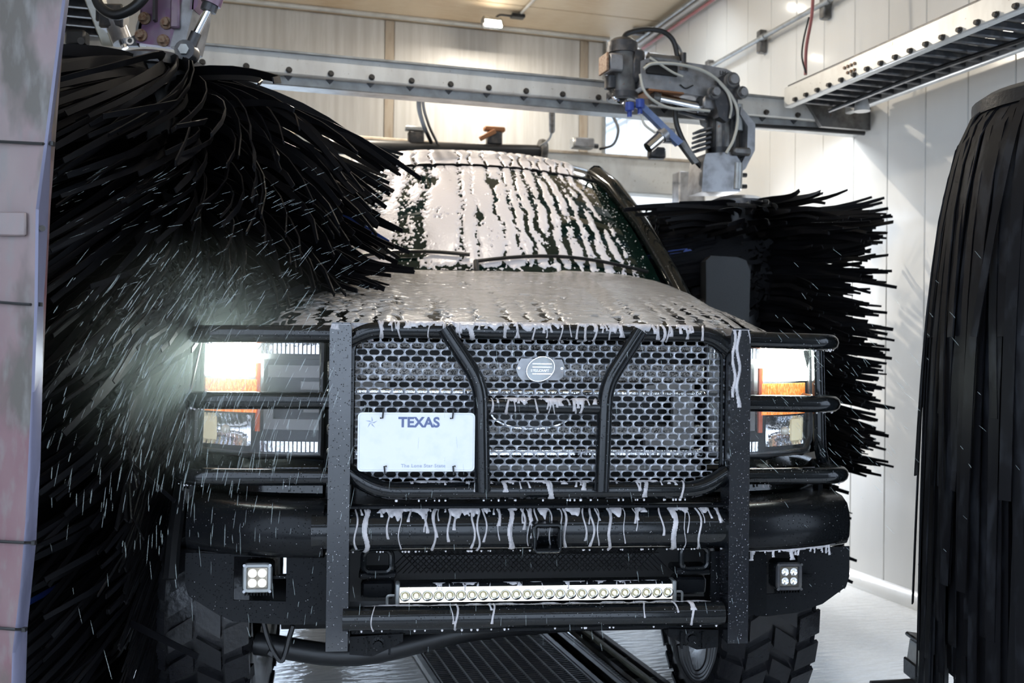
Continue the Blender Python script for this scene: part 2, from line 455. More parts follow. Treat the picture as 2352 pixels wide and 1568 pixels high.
wf = struct(bay(MB().box((2.5, -1.6, 2.0), (2.2, .1, 4.0)).box((-.2, -1.6, 3.4), (3.2, .1, 1.2)), 'wall_front', 'wall_backing'))

# ================================================================== ceiling lamps (all but one added), pipes and cables of the bay
def flood_light(name, u, v, label, rot, energy=125, color=(1, .90, .76)):
    t = empty(name, bp_world(u, v, Z_C - .02), B_YAW + rot, label, 'floodlight', 'ceiling floodlights')
    MB().box((0, 0, -.012), (.11, .07, .03), ch=.006).build('mount_box', 'plastic_dark', t)
    MB().tube(fillet([(-.05, 0, -.015), (-.16, -.02, -.02), (-.2, -.03, -.07)], .04), .009, 8).build('arm', 'gunmetal', t)
    hd = MB().box((-.22, -.04, -.10), (.16, .07, .085), rotx(R(-25)), ch=.012).build('lamp_head', 'galvanised', t)
    MB().box((-.22, -.08, -.115), (.135, .012, .066), rotx(R(-25)), ch=.004).build('lamp_face', 'flood_white', t)
    ld = bpy.data.lights.new('flood_beam', 'AREA'); ld.energy = energy; ld.color = color; ld.shape = 'RECTANGLE'; ld.size = .135; ld.size_y = .066
    lo = bpy.data.objects.new('flood_beam', ld); link(lo, t); lo.location = (-.22, -.1, -.13); lo.rotation_euler = (R(30), 0, 0)
    return t
def bp_world(u, v, z): return br * u + bd * v + Vector((0, 0, z))
flood_light('floodlight', 2.25, 7.55, 'small white lit floodlight on ceiling above the back header', 0, 55)
flood_light('floodlight', 1.2, 4.2, 'added unseen ceiling floodlight over the gantry beam', 0, 42)  # added lamp out of view, fills the middle of the bay
flood_light('floodlight', .6, 2.4, 'added unseen ceiling floodlight over the exit end of the bay', R(180), 50)  # added out of view for light at the exit end
flood_light('floodlight', .6, 6.3, 'added unseen ceiling floodlight over the roof of the truck', R(180), 200)  # added out of view to brighten the header and ceiling
flood_light('floodlight', 2.75, 5.35, 'added unseen cool floodlight on ceiling above the robotic arm', 0, 12, (.84, .92, 1))  # added above the frame to lift the right wall and floor
flood_light('floodlight', 3.1, 6.5, 'added unseen cool floodlight on ceiling close to the right wall', 0, 14, (.84, .92, 1))  # second cool lamp added unseen for the same wall and floor
tag(bay(MB().tube([(2.27, 7.55, Z_C - .012), (2.28, 5.0, Z_C - .012)], .012, 10), 'ceiling_conduit', 'cable_white'), 'thin white conduit on ceiling running to the floodlight', 'conduit')
t = empty('conduit_bundle', (0, 0, 0), B_YAW, 'bundle of pipes along the corner of ceiling and right wall', 'pipes')
for k, (du, dz, r_, mt) in enumerate(((.05, .06, .022, 'cable_white'), (.10, .05, .016, 'galvanised'), (.055, .12, .013, 'cable_red'))):
    MB().tube([(U_R - du, 4.5, Z_C - dz), (U_R - du, 8.0, Z_C - dz)], r_, 10).build('pipe', mt, t)
for v in (5.4, 6.5, 7.6):
    MB().box((U_R - .11, v, Z_C - .035), (.2, .05, .045), ch=.006).build('clamp', 'gunmetal', t)
t = empty('wall_conduit', (0, 0, 0), B_YAW, 'grey conduit on the right wall held by clamps', 'conduit')
MB().tube([(U_R - .055, 3.0, 3.355), (U_R - .055, 9.2, 3.355)], .016, 10).build('pipe', 'galvanised', t)
for v in (4.5, 5.15, 5.87, 6.6, 7.3):
    MB().box((U_R - .028, v, 3.345), (.05, .055, .15), ch=.006).build('clamp', 'cast_grey', t)
    MB().cyl((U_R - .055, v - .09, 3.355), (U_R - .055, v - .05, 3.355), .022, 10).build('coupling', 'galvanised', t)
def cable(name, pts, r_, mt, label, cat='cable', n=8, **kw):
    return tag(bay(MB().tube(bez(pts, n), r_, 8), name, mt), label, cat, **kw)
cable('red_cable', [bp(1868, -20, 4.72), bp(1864, 40, 4.72), bp(1852, 110, 4.72), bp(1850, 172, 4.72)], .009, 'cable_red', 'reddish brown cable hanging down to the side rail')
cable('thin_cable', [bp(1858, 40, 4.70), bp(1846, 90, 4.70), bp(1842, 130, 4.70), bp(1851, 168, 4.70)], .005, 'cable_black', 'thin black wire curving beside the reddish cable')

# ================================================================== gantry
def bolt(parent, p, ax, r_=.012, mt='bolt_dark'):
    p = Vector(p); ax = Vector(ax).normalized()
    return MB().cyl(p, p + ax * .006, r_ * 1.35, 12).cyl(p + ax * .006, p + ax * .018, r_, 6).build('bolt', mt, parent)
t = empty('gantry_beam', (0, 0, 0), B_YAW, 'long white steel beam with a row of bolts crossing above the truck roof', 'beam')
MB().box((1.36, 4.83, 2.62), (4.2, .12, .11), ch=.006).build('channel', 'beam_white', t)
MB().box((1.36, 4.86, 2.545), (4.2, .10, .045), ch=.004).build('lower_flange', 'galvanised', t)
MB().box((1.36, 4.765, 2.668), (4.2, .02, .012), ch=.002).build('top_lip', 'galvanised', t)
for i in range(21):
    u = -.46 + .193 * i
    bolt(t, (u, 4.77, 2.585), (0, -1, 0), .011)
    MB().prism([(u - .02, 4.80, 2.566), (u + .02, 4.80, 2.566), (u, 4.80, 2.545)], (0, .012, 0)).build('notch_tab', 'gunmetal', t)
MB().prism([bp(1845, 222, 4.75), bp(2012, 235, 4.75), bp(2008, 300, 4.75), bp(1888, 290, 4.75)], (0, .03, 0)).build('gusset', 'cast_grey', t)
MB().tube([bp(1720, 288, 4.72), bp(1850, 296, 4.72), bp(1985, 306, 4.72)], .012, 8).build('cable_tray', 'cable_black', t)
t = empty('deep_gantry_beam', (0, 0, 0), B_YAW, 'plain deep white beam farther in, behind the truck roof', 'beam')
MB().box((1.36, 6.8, 2.57), (4.2, .16, .26), ch=.01).build('channel', 'beam_white', t)
MB().box((1.36, 6.715, 2.70), (4.2, .02, .02), ch=.003).build('top_lip', 'batten_tan', t)
MB().box((2.63, 6.70, 2.36), (.30, .04, .12), ch=.01).build('dark_panel', 'galvanised', t)
def rail(u, s, name, label, mt, v0, v1, rungs):
    t = empty(name, (0, 0, 0), B_YAW, label, 'rail')
    MB().box((u, (v0 + v1) / 2, 2.652), (.05, v1 - v0, .105), ch=.006).build('channel', mt, t)
    MB().box((u + s * .37, (v0 + v1) / 2, 2.64), (.04, v1 - v0, .09), ch=.006).build('outer_channel', mt, t)
    MB().box((u + s * .18, (v0 + v1) / 2, 2.715), (.36, v1 - v0, .012)).build('top_plate', 'gunmetal', t)
    for i in range(rungs):
        v = v0 + .08 + (v1 - v0 - .1) * i / rungs
        MB().box((u + s * .18, v, 2.615), (.32, .028, .03), ch=.005).build('rung', 'gunmetal', t)
        bolt(t, (u - s * .025, v, 2.615), (-s, 0, 0), .010, 'bolt_dark')
    return t
t = rail(2.91, 1, 'side_rail', 'bolted white side rail with a ladder of dark rungs along the right wall', 'beam_white', 2.2, 4.70, 24)
for k in range(7):
    MB().cyl((2.885, 4.08 + .026 * (k % 4), 2.668 - .03 * (k // 4)), (2.878, 4.08 + .026 * (k % 4), 2.668 - .03 * (k // 4)), .008, 8).build('rivet', 'bolt_rust', t)
MB().box((2.884, 3.83, 2.685), (.003, .05, .015)).build('sticker', 'led_yellow', t)
MB().tube(bez([(3.08, 2.3, 2.58), (3.12, 3.0, 2.57), (3.08, 3.8, 2.575), (3.1, 4.6, 2.58)], 6), .012, 8).build('cable', 'cable_black', t)
MB().cyl((3.17, 4.42, 2.60), (3.17, 4.42, 2.54), .03, 14, .042).build('drain_cap', 'cable_white', t)
t = rail(-.47, -1, 'olive_side_rail', 'olive steel side rail above the spinning brush', 'olive_steel', 2.9, 4.70, 14)
pq = bp(1583, 300, 6.35)
tag(bay(MB().box((pq.x, 6.35, 1.27), (.2, .12, 2.54), ch=.008), 'gantry_post', 'alu_dirty'), 'grey steel post behind the washing arm', 'post')
tag(bay(MB().prism([bp(1480, 232, 5.3), bp(1560, 245, 5.3), bp(1560, 330, 5.3), bp(1545, 330, 5.3)], (0, .02, 0)), 'gusset_plate', 'beam_white'), 'white triangular gusset plate under the beam behind the arm', 'plate')

# added batten light, hidden behind the beam to brighten wall and floor
t = empty('added_batten_light', (0, 0, 0), B_YAW, 'added hidden batten light fixed behind the gantry beam next to the right wall', 'light')
MB().box((2.95, 4.96, 2.60), (.80, .06, .05), ch=.006).build('housing', 'beam_white', t)
MB().box((2.95, 4.96, 2.571), (.76, .045, .012), ch=.003).build('diffuser', 'added_lamp_white', t)
ld = bpy.data.lights.new('added_batten_beam', 'AREA'); ld.energy = 5; ld.color = (.86, .93, 1); ld.shape = 'RECTANGLE'; ld.size = .76; ld.size_y = .045
lo = bpy.data.objects.new('added_batten_beam', ld); link(lo, t); lo.location = (2.95, 4.96, 2.56)

t = empty('added_wall_light', bp_world(3.14, 5.75, 0), B_YAW + R(28), 'tall added wall light hidden behind the brush on the right wall', 'light')  # added lamp, hidden by the brush, brightens the wall and floor
MB().box((0, .03, 1.2), (.11, .07, 1.5), ch=.012).build('housing', 'beam_white', t)
MB().box((0, -.012, 1.2), (.085, .016, 1.44), ch=.005).build('diffuser', 'added_lamp_white', t)
for z in (.65, 1.75): MB().box((.16, .06, z), (.30, .03, .05), ch=.004).build('wall_bracket', 'galvanised', t)
ld = bpy.data.lights.new('added_wall_beam', 'AREA'); ld.energy = 40; ld.color = (.92, .95, 1); ld.shape = 'RECTANGLE'; ld.size = .085; ld.size_y = 1.44
lo = bpy.data.objects.new('added_wall_beam', ld); link(lo, t); lo.location = (0, -.03, 1.2); lo.rotation_euler = (R(-90), 0, 0)

# spray bar behind the roof
t = empty('spray_bar', (0, 0, 0), B_YAW, 'black spray bar hanging behind the truck roof between two end brackets', 'spray bar')
A, B_ = bp(745, 336, 6.3), bp(1245, 350, 6.3)
MB().tube([A, B_], .048, 14).build('pipe', 'plastic_dark', t)
for q in (A, B_):
    MB().lathe((q.x, q.y, q.z + .01), [(.02, -.02), (.075, -.02), (.08, 0), (.075, .02), (.02, .02)], 'x', 18).build('end_bracket', 'cast_grey', t)
for px in (955, 1135):
    q = bp(px, 318, 6.3)
    MB().box(q, (.10, .06, .09), ch=.01).build('clamp', 'gunmetal', t)
    MB().box(q + Vector((0, 0, .06)), (.14, .05, .03), ch=.006).build('clamp_cap', 'galvanised' if px == 955 else 'orange_bracket', t)
q = bp(1120, 310, 6.26); MB().box(q, (.12, .02, .03), roty(R(-30)), ch=.004).build('rusty_tab', 'orange_bracket', t)
cable('hose', [bp(972, 196, 4.9), bp(962, 240, 5.2), bp(972, 285, 5.9), bp(990, 326, 6.25)], .013, 'cable_black', 'black hose dropping from beam to the spray bar')
cable('hose', [bp(980, 205, 5.1), bp(972, 240, 5.5), bp(986, 290, 6.1), bp(1004, 328, 6.26)], .009, 'cable_grey', 'thin grey hose beside the black one above spray bar')
t = empty('plug_cable', (0, 0, 0), B_YAW, 'grey cable with an inline plug hanging from the beam', 'cable')
MB().tube(bez([bp(1262, 226, 4.9), bp(1270, 245, 5.0), bp(1268, 290, 5.3), bp(1262, 318, 5.8), bp(1240, 335, 6.2)], 8), .007, 8).build('cable', 'cable_grey', t)
MB().cyl(bp(1268, 255, 5.05), bp(1268, 300, 5.35), .017, 10).build('plug', 'cast_grey', t)
cable('looped_cable', [bp(1385, 240, 4.95), bp(1408, 268, 5.4), bp(1420, 300, 6.0), bp(1408, 332, 6.5), bp(1378, 342, 6.65)], .010, 'cable_black', 'black cable looping from the beam to a junction box')
t = empty('junction_box', (0, 0, 0), B_YAW, 'grey junction box on the rear beam', 'box')
q = bp(1337, 330, 6.66)
MB().box(q, (.16, .08, .075), ch=.008).build('body', 'galvanised', t); MB().box(q + Vector((0, -.045, 0)), (.14, .012, .06), ch=.004).build('lid', 'alu_dirty', t)
MB().cyl(q + Vector((.08, 0, -.01)), q + Vector((.12, 0, -.01)), .018, 10).build('cable_gland', 'plastic_dark', t)

# ================================================================== right washing arm
V_A = 4.58
def ap(px, py, dv=0): return bp(px, py, V_A + dv)
t = empty('washing_arm', (0, 0, 0), B_YAW, 'grey robotic washing arm holding the brush beside the right wall', 'washing arm')
mast = MB().cyl(ap(1428, 232), ap(1430, 105), .068, 20).build('mast', 'cast_grey', t)
MB().lathe(ap(1430, 100), [(.0, .02), (.05, .02), (.075, 0), (.075, -.025), (.06, -.03)], 'z', 20).build('mast_cap', 'gunmetal', t)
for py, w_ in ((118, .10), (222, .085)):
    MB().lathe(ap(1429, py), [(.06, -.015), (.078, -.015), (.078, .015), (.06, .015)], 'z', 20).build('collar', 'gunmetal', t)
MB().box(ap(1408, 148, -.05), (.075, .10, .085), ch=.008).build('side_plate', 'alu_dirty', t)
MB().box(ap(1387, 147, -.05), (.012, .11, .09), ch=.003).build('rust_edge', 'bolt_rust', t)
MB().box(ap(1455, 155, 0), (.08, .13, .17), ch=.02).build('mast_clamp', 'gunmetal', t)
arm = [(1472, 140), (1500, 128), (1560, 140), (1625, 150), (1668, 158), (1690, 170), (1697, 190), (1690, 212), (1665, 228), (1620, 222), (1560, 212), (1500, 204), (1470, 200)]
MB().prism([ap(x, y, -.07) for x, y in arm], (0, .14, 0)).build('boom', 'alu_dirty', t, smooth_ang=35)
MB().box(ap(1520, 160, -.075), (.17, .012, .055), ch=.005).build('slot_cover', 'plastic_dark', t)
MB().tube([ap(1488, 133, -.05), ap(1556, 142, -.05)], .028, 12).build('top_tube', 'cast_grey', t)
MB().prism([ap(x, y, -.075) for x, y in ((1490, 203), (1570, 212), (1572, 216), (1490, 207))], (0, .15, 0)).build('rusty_seam', 'orange_bracket', t)
MB().tube(bez([ap(1562, 194, -.076), ap(1575, 203, -.076), ap(1592, 196, -.076)], 6), .0035, 6).build('emblem_mark', 'plastic_dark', t)
text_mesh('boom_lettering', 'LH', .03, 'plastic_dark', t, ap(1660, 168, -.0715), (R(90), 0, 0))
MB().prism([ap(x, y, -.10) for x, y in ((1650, 178), (1672, 166), (1694, 172), (1700, 200), (1690, 262), (1668, 280), (1652, 268), (1642, 230))], (0, .2, 0)).build('knuckle', 'gunmetal', t)
for (x, y, r_) in ((1678, 186, .038), (1637, 214, .032), (1700, 215, .032)):
    q = ap(x, y, -.10)
    pv = MB().cyl(q, q + Vector((0, -.02, 0)), r_, 20).cyl(q + Vector((0, -.02, 0)), q + Vector((0, -.045, 0)), r_ * .62, 14).build('pivot_bolt', 'alu_dirty', t)
    MB().lathe(q + Vector((0, -.02, 0)), [(r_ * .75, 0), (r_ * .98, 0), (r_ * .98, -.008), (r_ * .75, -.008)], 'y', 20).build('washer', 'cast_grey', pv)
MB().tube([ap(1505, 226, -.03), ap(1600, 246, -.03)], .030, 14).build('actuator', 'polished_rod', t)
MB().tube([ap(1496, 224, -.03), ap(1512, 228, -.03)], .036, 14).build('actuator_end', 'cast_grey', t)
MB().tube([ap(1598, 245, -.03), ap(1660, 258, -.03)], .015, 10).build('piston_rod', 'polished_rod', t)
MB().box(ap(1625, 240, -.03), (.09, .09, .075), ch=.01).build('rod_block', 'alu_dirty', t)
MB().tube([ap(1555, 255, .02), ap(1600, 268, .02), ap(1650, 275, .02)], .012, 8).build('stay_rod', 'gunmetal', t)
q = ap(1655, 345)
mo = MB().lathe(q, [(.0, .0), (.068, .0), (.068, .15), (.0, .15)], 'z', 20).build('motor', 'cast_grey', t)
for k in range(10):
    a = 2 * math.pi * k / 10
    MB().box(q + Vector((math.cos(a) * .068, math.sin(a) * .068, .075)), (.014, .012, .14), rotz(a)).build('fin', 'gunmetal', mo)
MB().lathe(q, [(.0, .145), (.075, .145), (.075, .165), (.05, .178), (.0, .178)], 'z', 20).build('motor_cap', 'rubber', t)
MB().lathe(q, [(.0, -.03), (.076, -.03), (.076, .005), (.0, .005)], 'z', 20).build('motor_flange', 'rubber', t)
for k in range(5):
    MB().box(ap(1613 - k, 300 + 11 * k, -.02), (.07, .09, .014), roty(R(-18)), ch=.003).build('cooling_fin', 'gunmetal', t)
MB().prism([ap(x, y, -.08) for x, y in ((1622, 352), (1685, 348), (1702, 372), (1700, 440), (1612, 440), (1616, 372))], (0, .16, 0)).build('gearbox', 'alu_dirty', t, smooth_ang=30)
MB().box(ap(1692, 352, -.05), (.10, .13, .04), ch=.01).build('gear_flange', 'cast_grey', t)
MB().cyl(ap(1695, 375, -.07), ap(1692, 435, -.07), .026, 12).build('shaft_tube', 'galvanised', t)
MB().prism([ap(x, y, -.09) for x, y in ((1702, 245), (1722, 268), (1735, 285), (1734, 345), (1712, 388), (1692, 402), (1700, 382), (1716, 350), (1718, 290), (1700, 262))], (0, .18, 0)).build('side_bracket', 'alu_dirty', t, smooth_ang=30)
MB().prism([ap(x, y, -.04) for x, y in ((1700, 262), (1718, 290), (1716, 350), (1700, 382))], (0, .10, 0)).build('bracket_web', 'gunmetal', t)
for y in (402, 428):
    MB().cyl(ap(1700, y, -.05), ap(1714, y, -.05), .012, 8).build('stud', 'bolt_dark', t)
MB().tube([ap(1697, 240, -.06), ap(1697, 300, -.06)], .02, 10).build('fitting', 'galvanised', t)
for nm, pts, r_, mt in (
        ('hose', [(1430, 98), (1440, 78), (1480, 68), (1520, 72), (1545, 92), (1555, 125), (1556, 140)], .013, 'cable_black'),
        ('air_line', [(1540, 85), (1560, 110), (1569, 132), (1572, 142)], .006, 'cable_grey'),
        ('clear_hose', [(1478, 158), (1500, 146), (1560, 148), (1620, 165), (1662, 198), (1690, 240), (1694, 280), (1685, 320), (1668, 352)], .008, 'clear_tube'),
        ('clear_hose', [(1492, 132), (1520, 150), (1545, 166), (1568, 176)], .006, 'clear_tube'),
        ('clear_hose', [(1470, 170), (1478, 205), (1500, 230), (1540, 248), (1600, 252), (1630, 255)], .007, 'clear_tube'),
        ('clear_hose', [(1652, 190), (1672, 215), (1680, 245), (1676, 272)], .006, 'clear_tube'),
        ('black_hose', [(1550, 250), (1554, 285), (1570, 325), (1595, 365), (1620, 392)], .014, 'cable_black')):
    MB().tube(bez([ap(x, y, -.11 if 'clear' in nm else -.04) for x, y in pts], 8), r_, 8).build(nm, mt, t)
MB().lathe(ap(1569, 136, -.06), [(0, .03), (.016, .03), (.016, -.02), (.026, -.025), (.026, -.06), (0, -.06)], 'z', 12).build('line_fitting', 'gunmetal', t)
MB().tube(bez([ap(1415, 205, -.03), ap(1410, 220, -.03), ap(1425, 232, -.03), ap(1440, 228, -.03)], 5), .014, 8).build('elbow', 'polished_rod', t)
MB().lathe(ap(1402, 190, -.02), [(0, -.03), (.03, -.03), (.03, .03), (0, .03)], 'z', 12).build('knob', 'gunmetal', t)

# blue nozzle rail below the arm
t = empty('nozzle_rail', (0, 0, 0), B_YAW, 'blue plastic nozzle rail hanging at a slant under the washing arm', 'nozzle rail')
MB().prism([ap(x, y, -.12) for x, y in ((1462, 238), (1478, 236), (1570, 325), (1558, 334))], (0, .035, 0)).build('rail', 'blue_plastic', t)
MB().prism([ap(x, y, -.10) for x, y in ((1556, 322), (1572, 322), (1606, 372), (1596, 376))], (0, .03, 0)).build('rail_end', 'cast_grey', t)
for (x, y) in ((1446, 250), (1470, 243)):
    q = ap(x, y, -.12)
    nz = MB().lathe(q, [(0, .03), (.022, .03), (.022, -.01), (.012, -.015), (.012, -.04), (0, -.04)], 'z', 12).build('nozzle', 'blue_cap', t)
MB().tube([ap(1435, 238, -.1), ap(1466, 242, -.1)], .018, 10).build('manifold', 'cast_grey', t)
MB().tube(bez([ap(1472, 258, -.12), ap(1480, 285, -.12), ap(1505, 305, -.12)], 6), .006, 8).build('clear_hose', 'clear_tube', t)
t = MB().tube([ap(1488, 340, -.1), ap(1520, 312, -.1)], .028, 16).build('sensor', 'polished_rod', t); t['label'] = 'silver cylindrical sensor'
MB().tube([ap(1518, 314, -.1), ap(1528, 305, -.1)], .034, 16).build('collar', 'alu_dirty', t)
MB().box(ap(1535, 312, -.08), (.06, .04, .07), ch=.006).build('bracket', 'alu_dirty', t)
MB().box(ap(1508, 352, .1), (.09, .05, .06), ch=.01).build('holder', 'gunmetal', t)

# ================================================================== left arm above the spinning brush
Y_L = 3.40
def lp(px, py, y=Y_L): return wp(px, py, y)
t = empty('bracket_arm', (0, 0, 0), 0, 'purple stained bracket arm with four bolts holding the nearer brush', 'washing arm')
MB().prism([lp(322, -90), lp(425, -90), lp(420, 0), lp(392, 108), lp(312, 98), lp(322, 40)], (0, .03, 0)).build('plate', 'purple_stained', t)
MB().prism([lp(420, -90), lp(452, -90), lp(444, 20), lp(425, 100), lp(390, 108), lp(418, 0)], (.01, .16, 0)).build('side_plate', 'alu_dirty', t)
MB().prism([lp(312, 60), lp(325, 20), lp(325, 98), lp(310, 96)], (0, .05, 0)).build('edge_plate', 'alu_dirty', t)
MB().prism([lp(357, -90), lp(363, -90), lp(362, 50), lp(356, 52)], (0, -.025, 0)).build('rib', 'gunmetal', t)
MB().box(lp(392, 0) + Vector((.02, -.01, 0)), (.03, .02, .2), ch=.005).build('stiffener', 'purple_stained', t)
for (x, y) in ((333, 43), (383, 54), (325, 82), (376, 94)):
    q = lp(x, y)
    b_ = MB().cyl(q, q + Vector((0, -.008, 0)), .021, 16).cyl(q + Vector((0, -.008, 0)), q + Vector((0, -.022, 0)), .013, 6).build('bolt', 'bolt_rust', t)
MB().prism([lp(442, -60), lp(458, -60), lp(454, 12), lp(446, 22), lp(436, 22)], (0, .06, 0)).build('lug', 'purple_stained', t)
MB().tube([lp(520, -90, 3.3), lp(484, 10, 3.3)], .033, 16).build('actuator', 'purple_stained', t)
MB().tube([lp(484, 8, 3.3), lp(478, 26, 3.3)], .026, 14).build('gland', 'gunmetal', t)
MB().tube([lp(478, 24, 3.3), lp(450, 78, 3.3)], .012, 12).build('piston_rod', 'polished_rod', t)
MB().tube([lp(451, 76, 3.3), lp(436, 112, 3.3)], .018, 12).build('rod_end', 'gunmetal', t)
q = lp(430, 120, 3.3)
MB().cyl(q + Vector((0, -.03, 0)), q + Vector((0, .03, 0)), .033, 18).build('eye', 'gunmetal', t)
MB().cyl(q + Vector((0, -.04, 0)), q + Vector((0, -.03, 0)), .018, 6).build('pin', 'galvanised', t)
MB().prism([lp(292, 92), lp(312, 78), lp(316, 105), lp(290, 105)], (0, .02, 0)).build('eye_tab', 'gunmetal', t)
MB().lathe(lp(299, 94) + Vector((0, -.003, 0)), [(.008, 0), (.014, 0), (.014, .004), (.008, .004)], 'y', 14).build('eyelet', 'polished_rod', t)
t = empty('air_cylinder', (0, 0, 0), 0, 'brownish metal air cylinder hanging from the olive rail', 'cylinder')
MB().tube([lp(262, 48, 3.7), lp(282, 98, 3.7)], .036, 18).build('barrel', 'alu_dirty', t)
MB().box(lp(262, 42, 3.7), (.09, .07, .09), ch=.008).build('mount', 'gunmetal', t)
MB().box(lp(240, 38, 3.7), (.05, .05, .05), ch=.006).build('clamp', 'gunmetal', t)
MB().tube([lp(281, 96, 3.7), lp(287, 112, 3.7)], .012, 10).build('rod', 'polished_rod', t)
tag(MB().tube(bez([lp(216, -20, 3.3), lp(230, 15, 3.3), lp(262, 34, 3.3), lp(300, 22, 3.3), lp(330, -5, 3.3), lp(350, -40, 3.3)], 8), .017, 10).build('air_hose', 'cable_black'), 'thick black hose looping beside the purple stained arm', 'hose')
t = empty('limit_switch', (0, 0, 0), 0, 'dark switch box behind the stained cover above the brush', 'switch')
MB().box(lp(178, 90, 3.5), (.07, .05, .055), ch=.008).build('body', 'plastic_dark', t)
MB().cyl(lp(186, 94, 3.46), lp(186, 94, 3.44), .012, 10).build('button', 'bolt_dark', t)

# ================================================================== stained cover of the near gantry leg
t = empty('leg_cover', (0, 0, 0), 0, 'stained whitish leg cover strapped with black ties beside the spinning brush', 'cover')
Y0 = 2.2
edge_out = [(157, -60), (152, 0), (112, 300), (103, 520), (93, 700), (91, 860), (86, 1060), (76, 1245), (56, 1445), (50, 1640)]
edge_in = [(147, -60), (143, 0), (104, 310), (82, 480), (79, 700), (72, 900), (58, 1200), (46, 1350), (28, 1500), (24, 1640)]
n_ = len(edge_in)
front = [wp(-190, y, Y0 + .02) for x, y in edge_in[::-1]]
MB().prism([wp(x, y, Y0) for x, y in edge_in] + front, (0, .012, 0)).build('front_sheet', 'stained_cover', t)
mb = MB()
for i in range(n_ - 1):
    a, b = edge_in[i], edge_in[i + 1]; c, d = edge_out[i], edge_out[i + 1]
    mb.prism([wp(*a, Y0), wp(*b, Y0), wp(*d, Y0 + .05), wp(*c, Y0 + .05)], (.004, .006, 0))
mb.build('edge_flange', 'cover_edge', t)
MB().prism([wp(x, y, Y0 + .05) for x, y in edge_out] + [wp(x, y, Y0 + .22) + Vector((-.02, 0, 0)) for x, y in edge_out[::-1]], (.004, 0, 0)).build('side_sheet', 'stained_cover', t)
MB().prism([wp(-190, -60, Y0 + .02), wp(-190, 1640, Y0 + .02), wp(-190, 1640, Y0 + .3), wp(-190, -60, Y0 + .3)], (.01, 0, 0)).build('back_sheet', 'stained_cover', t)
for (xa, ya, yb) in ((122, 325, 330), (93, 694, 699), (80, 1243, 1246), (58, 1442, 1445)):
    tie = MB().tube([wp(-190, ya, Y0 + .01), wp(0, ya, Y0 - .004), wp(xa - 25, yb, Y0 - .004), wp(xa, yb, Y0 + .03)], .0035, 6).build('strap', 'cable_black', t)
    MB().box(wp(xa - 2, yb, Y0 + .02), (.008, .012, .009)).build('buckle', 'cable_black', tie)
MB().box(wp(25, 514, Y0 - .006), (.068, .010, .052), ch=.003).build('plate_tag', 'stained_cover', t)
MB().cyl(wp(97, 524, Y0 + .02), wp(97, 524, Y0 + .01), .007, 8).build('screw', 'bolt_dark', t)

# ================================================================== THE TRUCK
truck = empty('pickup_truck', T_ORG, T_YAW, 'black lifted pickup truck covered in white soap foam', 'truck')
BX = -.045
def crown(v): return np.interp(v, [.14, .17, .22, .3, .5, .7, .9, 1.2, 1.66], [1.335, 1.362, 1.385, 1.41, 1.455, 1.498, 1.538, 1.585, 1.638])
def hood_drop(a): return np.interp(a, [0, .3, .36, .42, .55, .66, .72, .74], [.012, .012, 0, .002, .006, .014, .03, .05])
def hood_front(a): return .14 + .16 * (np.asarray(a) / .74) ** 2.4
def hood_pt(u, t):
    "u across, t 0 at the lip and 1 at the cowl"
    a = np.abs(u); vf = hood_front(a); v = vf + (1.66 + .06 * (a / .74) ** 2 - vf) * t
    ve = .14 + (1.66 - .14) * t
    return np.stack([u + BX, v, crown(ve) - hood_drop(a)], -1)
uu, tt = np.meshgrid(np.linspace(-.74, .74, 75), np.concatenate([np.linspace(0, .12, 12)[:-1], np.linspace(.12, 1, 30)]))
HP = hood_pt(uu, tt)
rows = [list(map(tuple, r_)) for r_ in HP]
lip = [(p[0], p[1] + .03, 1.31) for p in rows[0]]
hood = MB().grid([lip] + rows).build('hood', 'paint_black', truck)

# fenders and body sides
def fender(s):
    rows = []
    for v in [.22, .27, .33, .40, .5, .6, .7, .8, .9, 1.0, 1.1, 1.2, 1.3, 1.4, 1.5, 1.6, 1.7, 1.78]:
        k = np.interp(v, [.22, .27, .33, .42, .55, 2], [.80, .87, .92, .965, .985, .985])
        zc = float(crown(min(v, 1.66)))
        zl = .46 + math.sqrt(max(0, .60 ** 2 - (v - .98) ** 2)) if abs(v - .98) < .58 else .66
        if v < .42: zl = 1.335 if v < .36 else 1.2
        pr = [(.735, zc - .06), (.76, zc - .085), (.82, zc - .10), (.90, zc - .125), (.96, zc - .165), (.985, zc - .24)]
        pts = []
        for (a, z) in pr:
            sc = (k - .735) / (.985 - .735); pts.append((s * (.735 + (a - .735) * sc) + BX, v, max(z, zl)))
        zt = pts[-1][2]
        for f_ in (.33, .66, 1): pts.append((s * (k + .008 * (1 - f_)) + BX, v, max(zl, zt + (zl - zt) * f_)))
        pts.append((s * (k - .03) + BX, v, zl))
        rows.append(pts)
    return MB().grid(rows).build('fender', 'paint_black', truck)
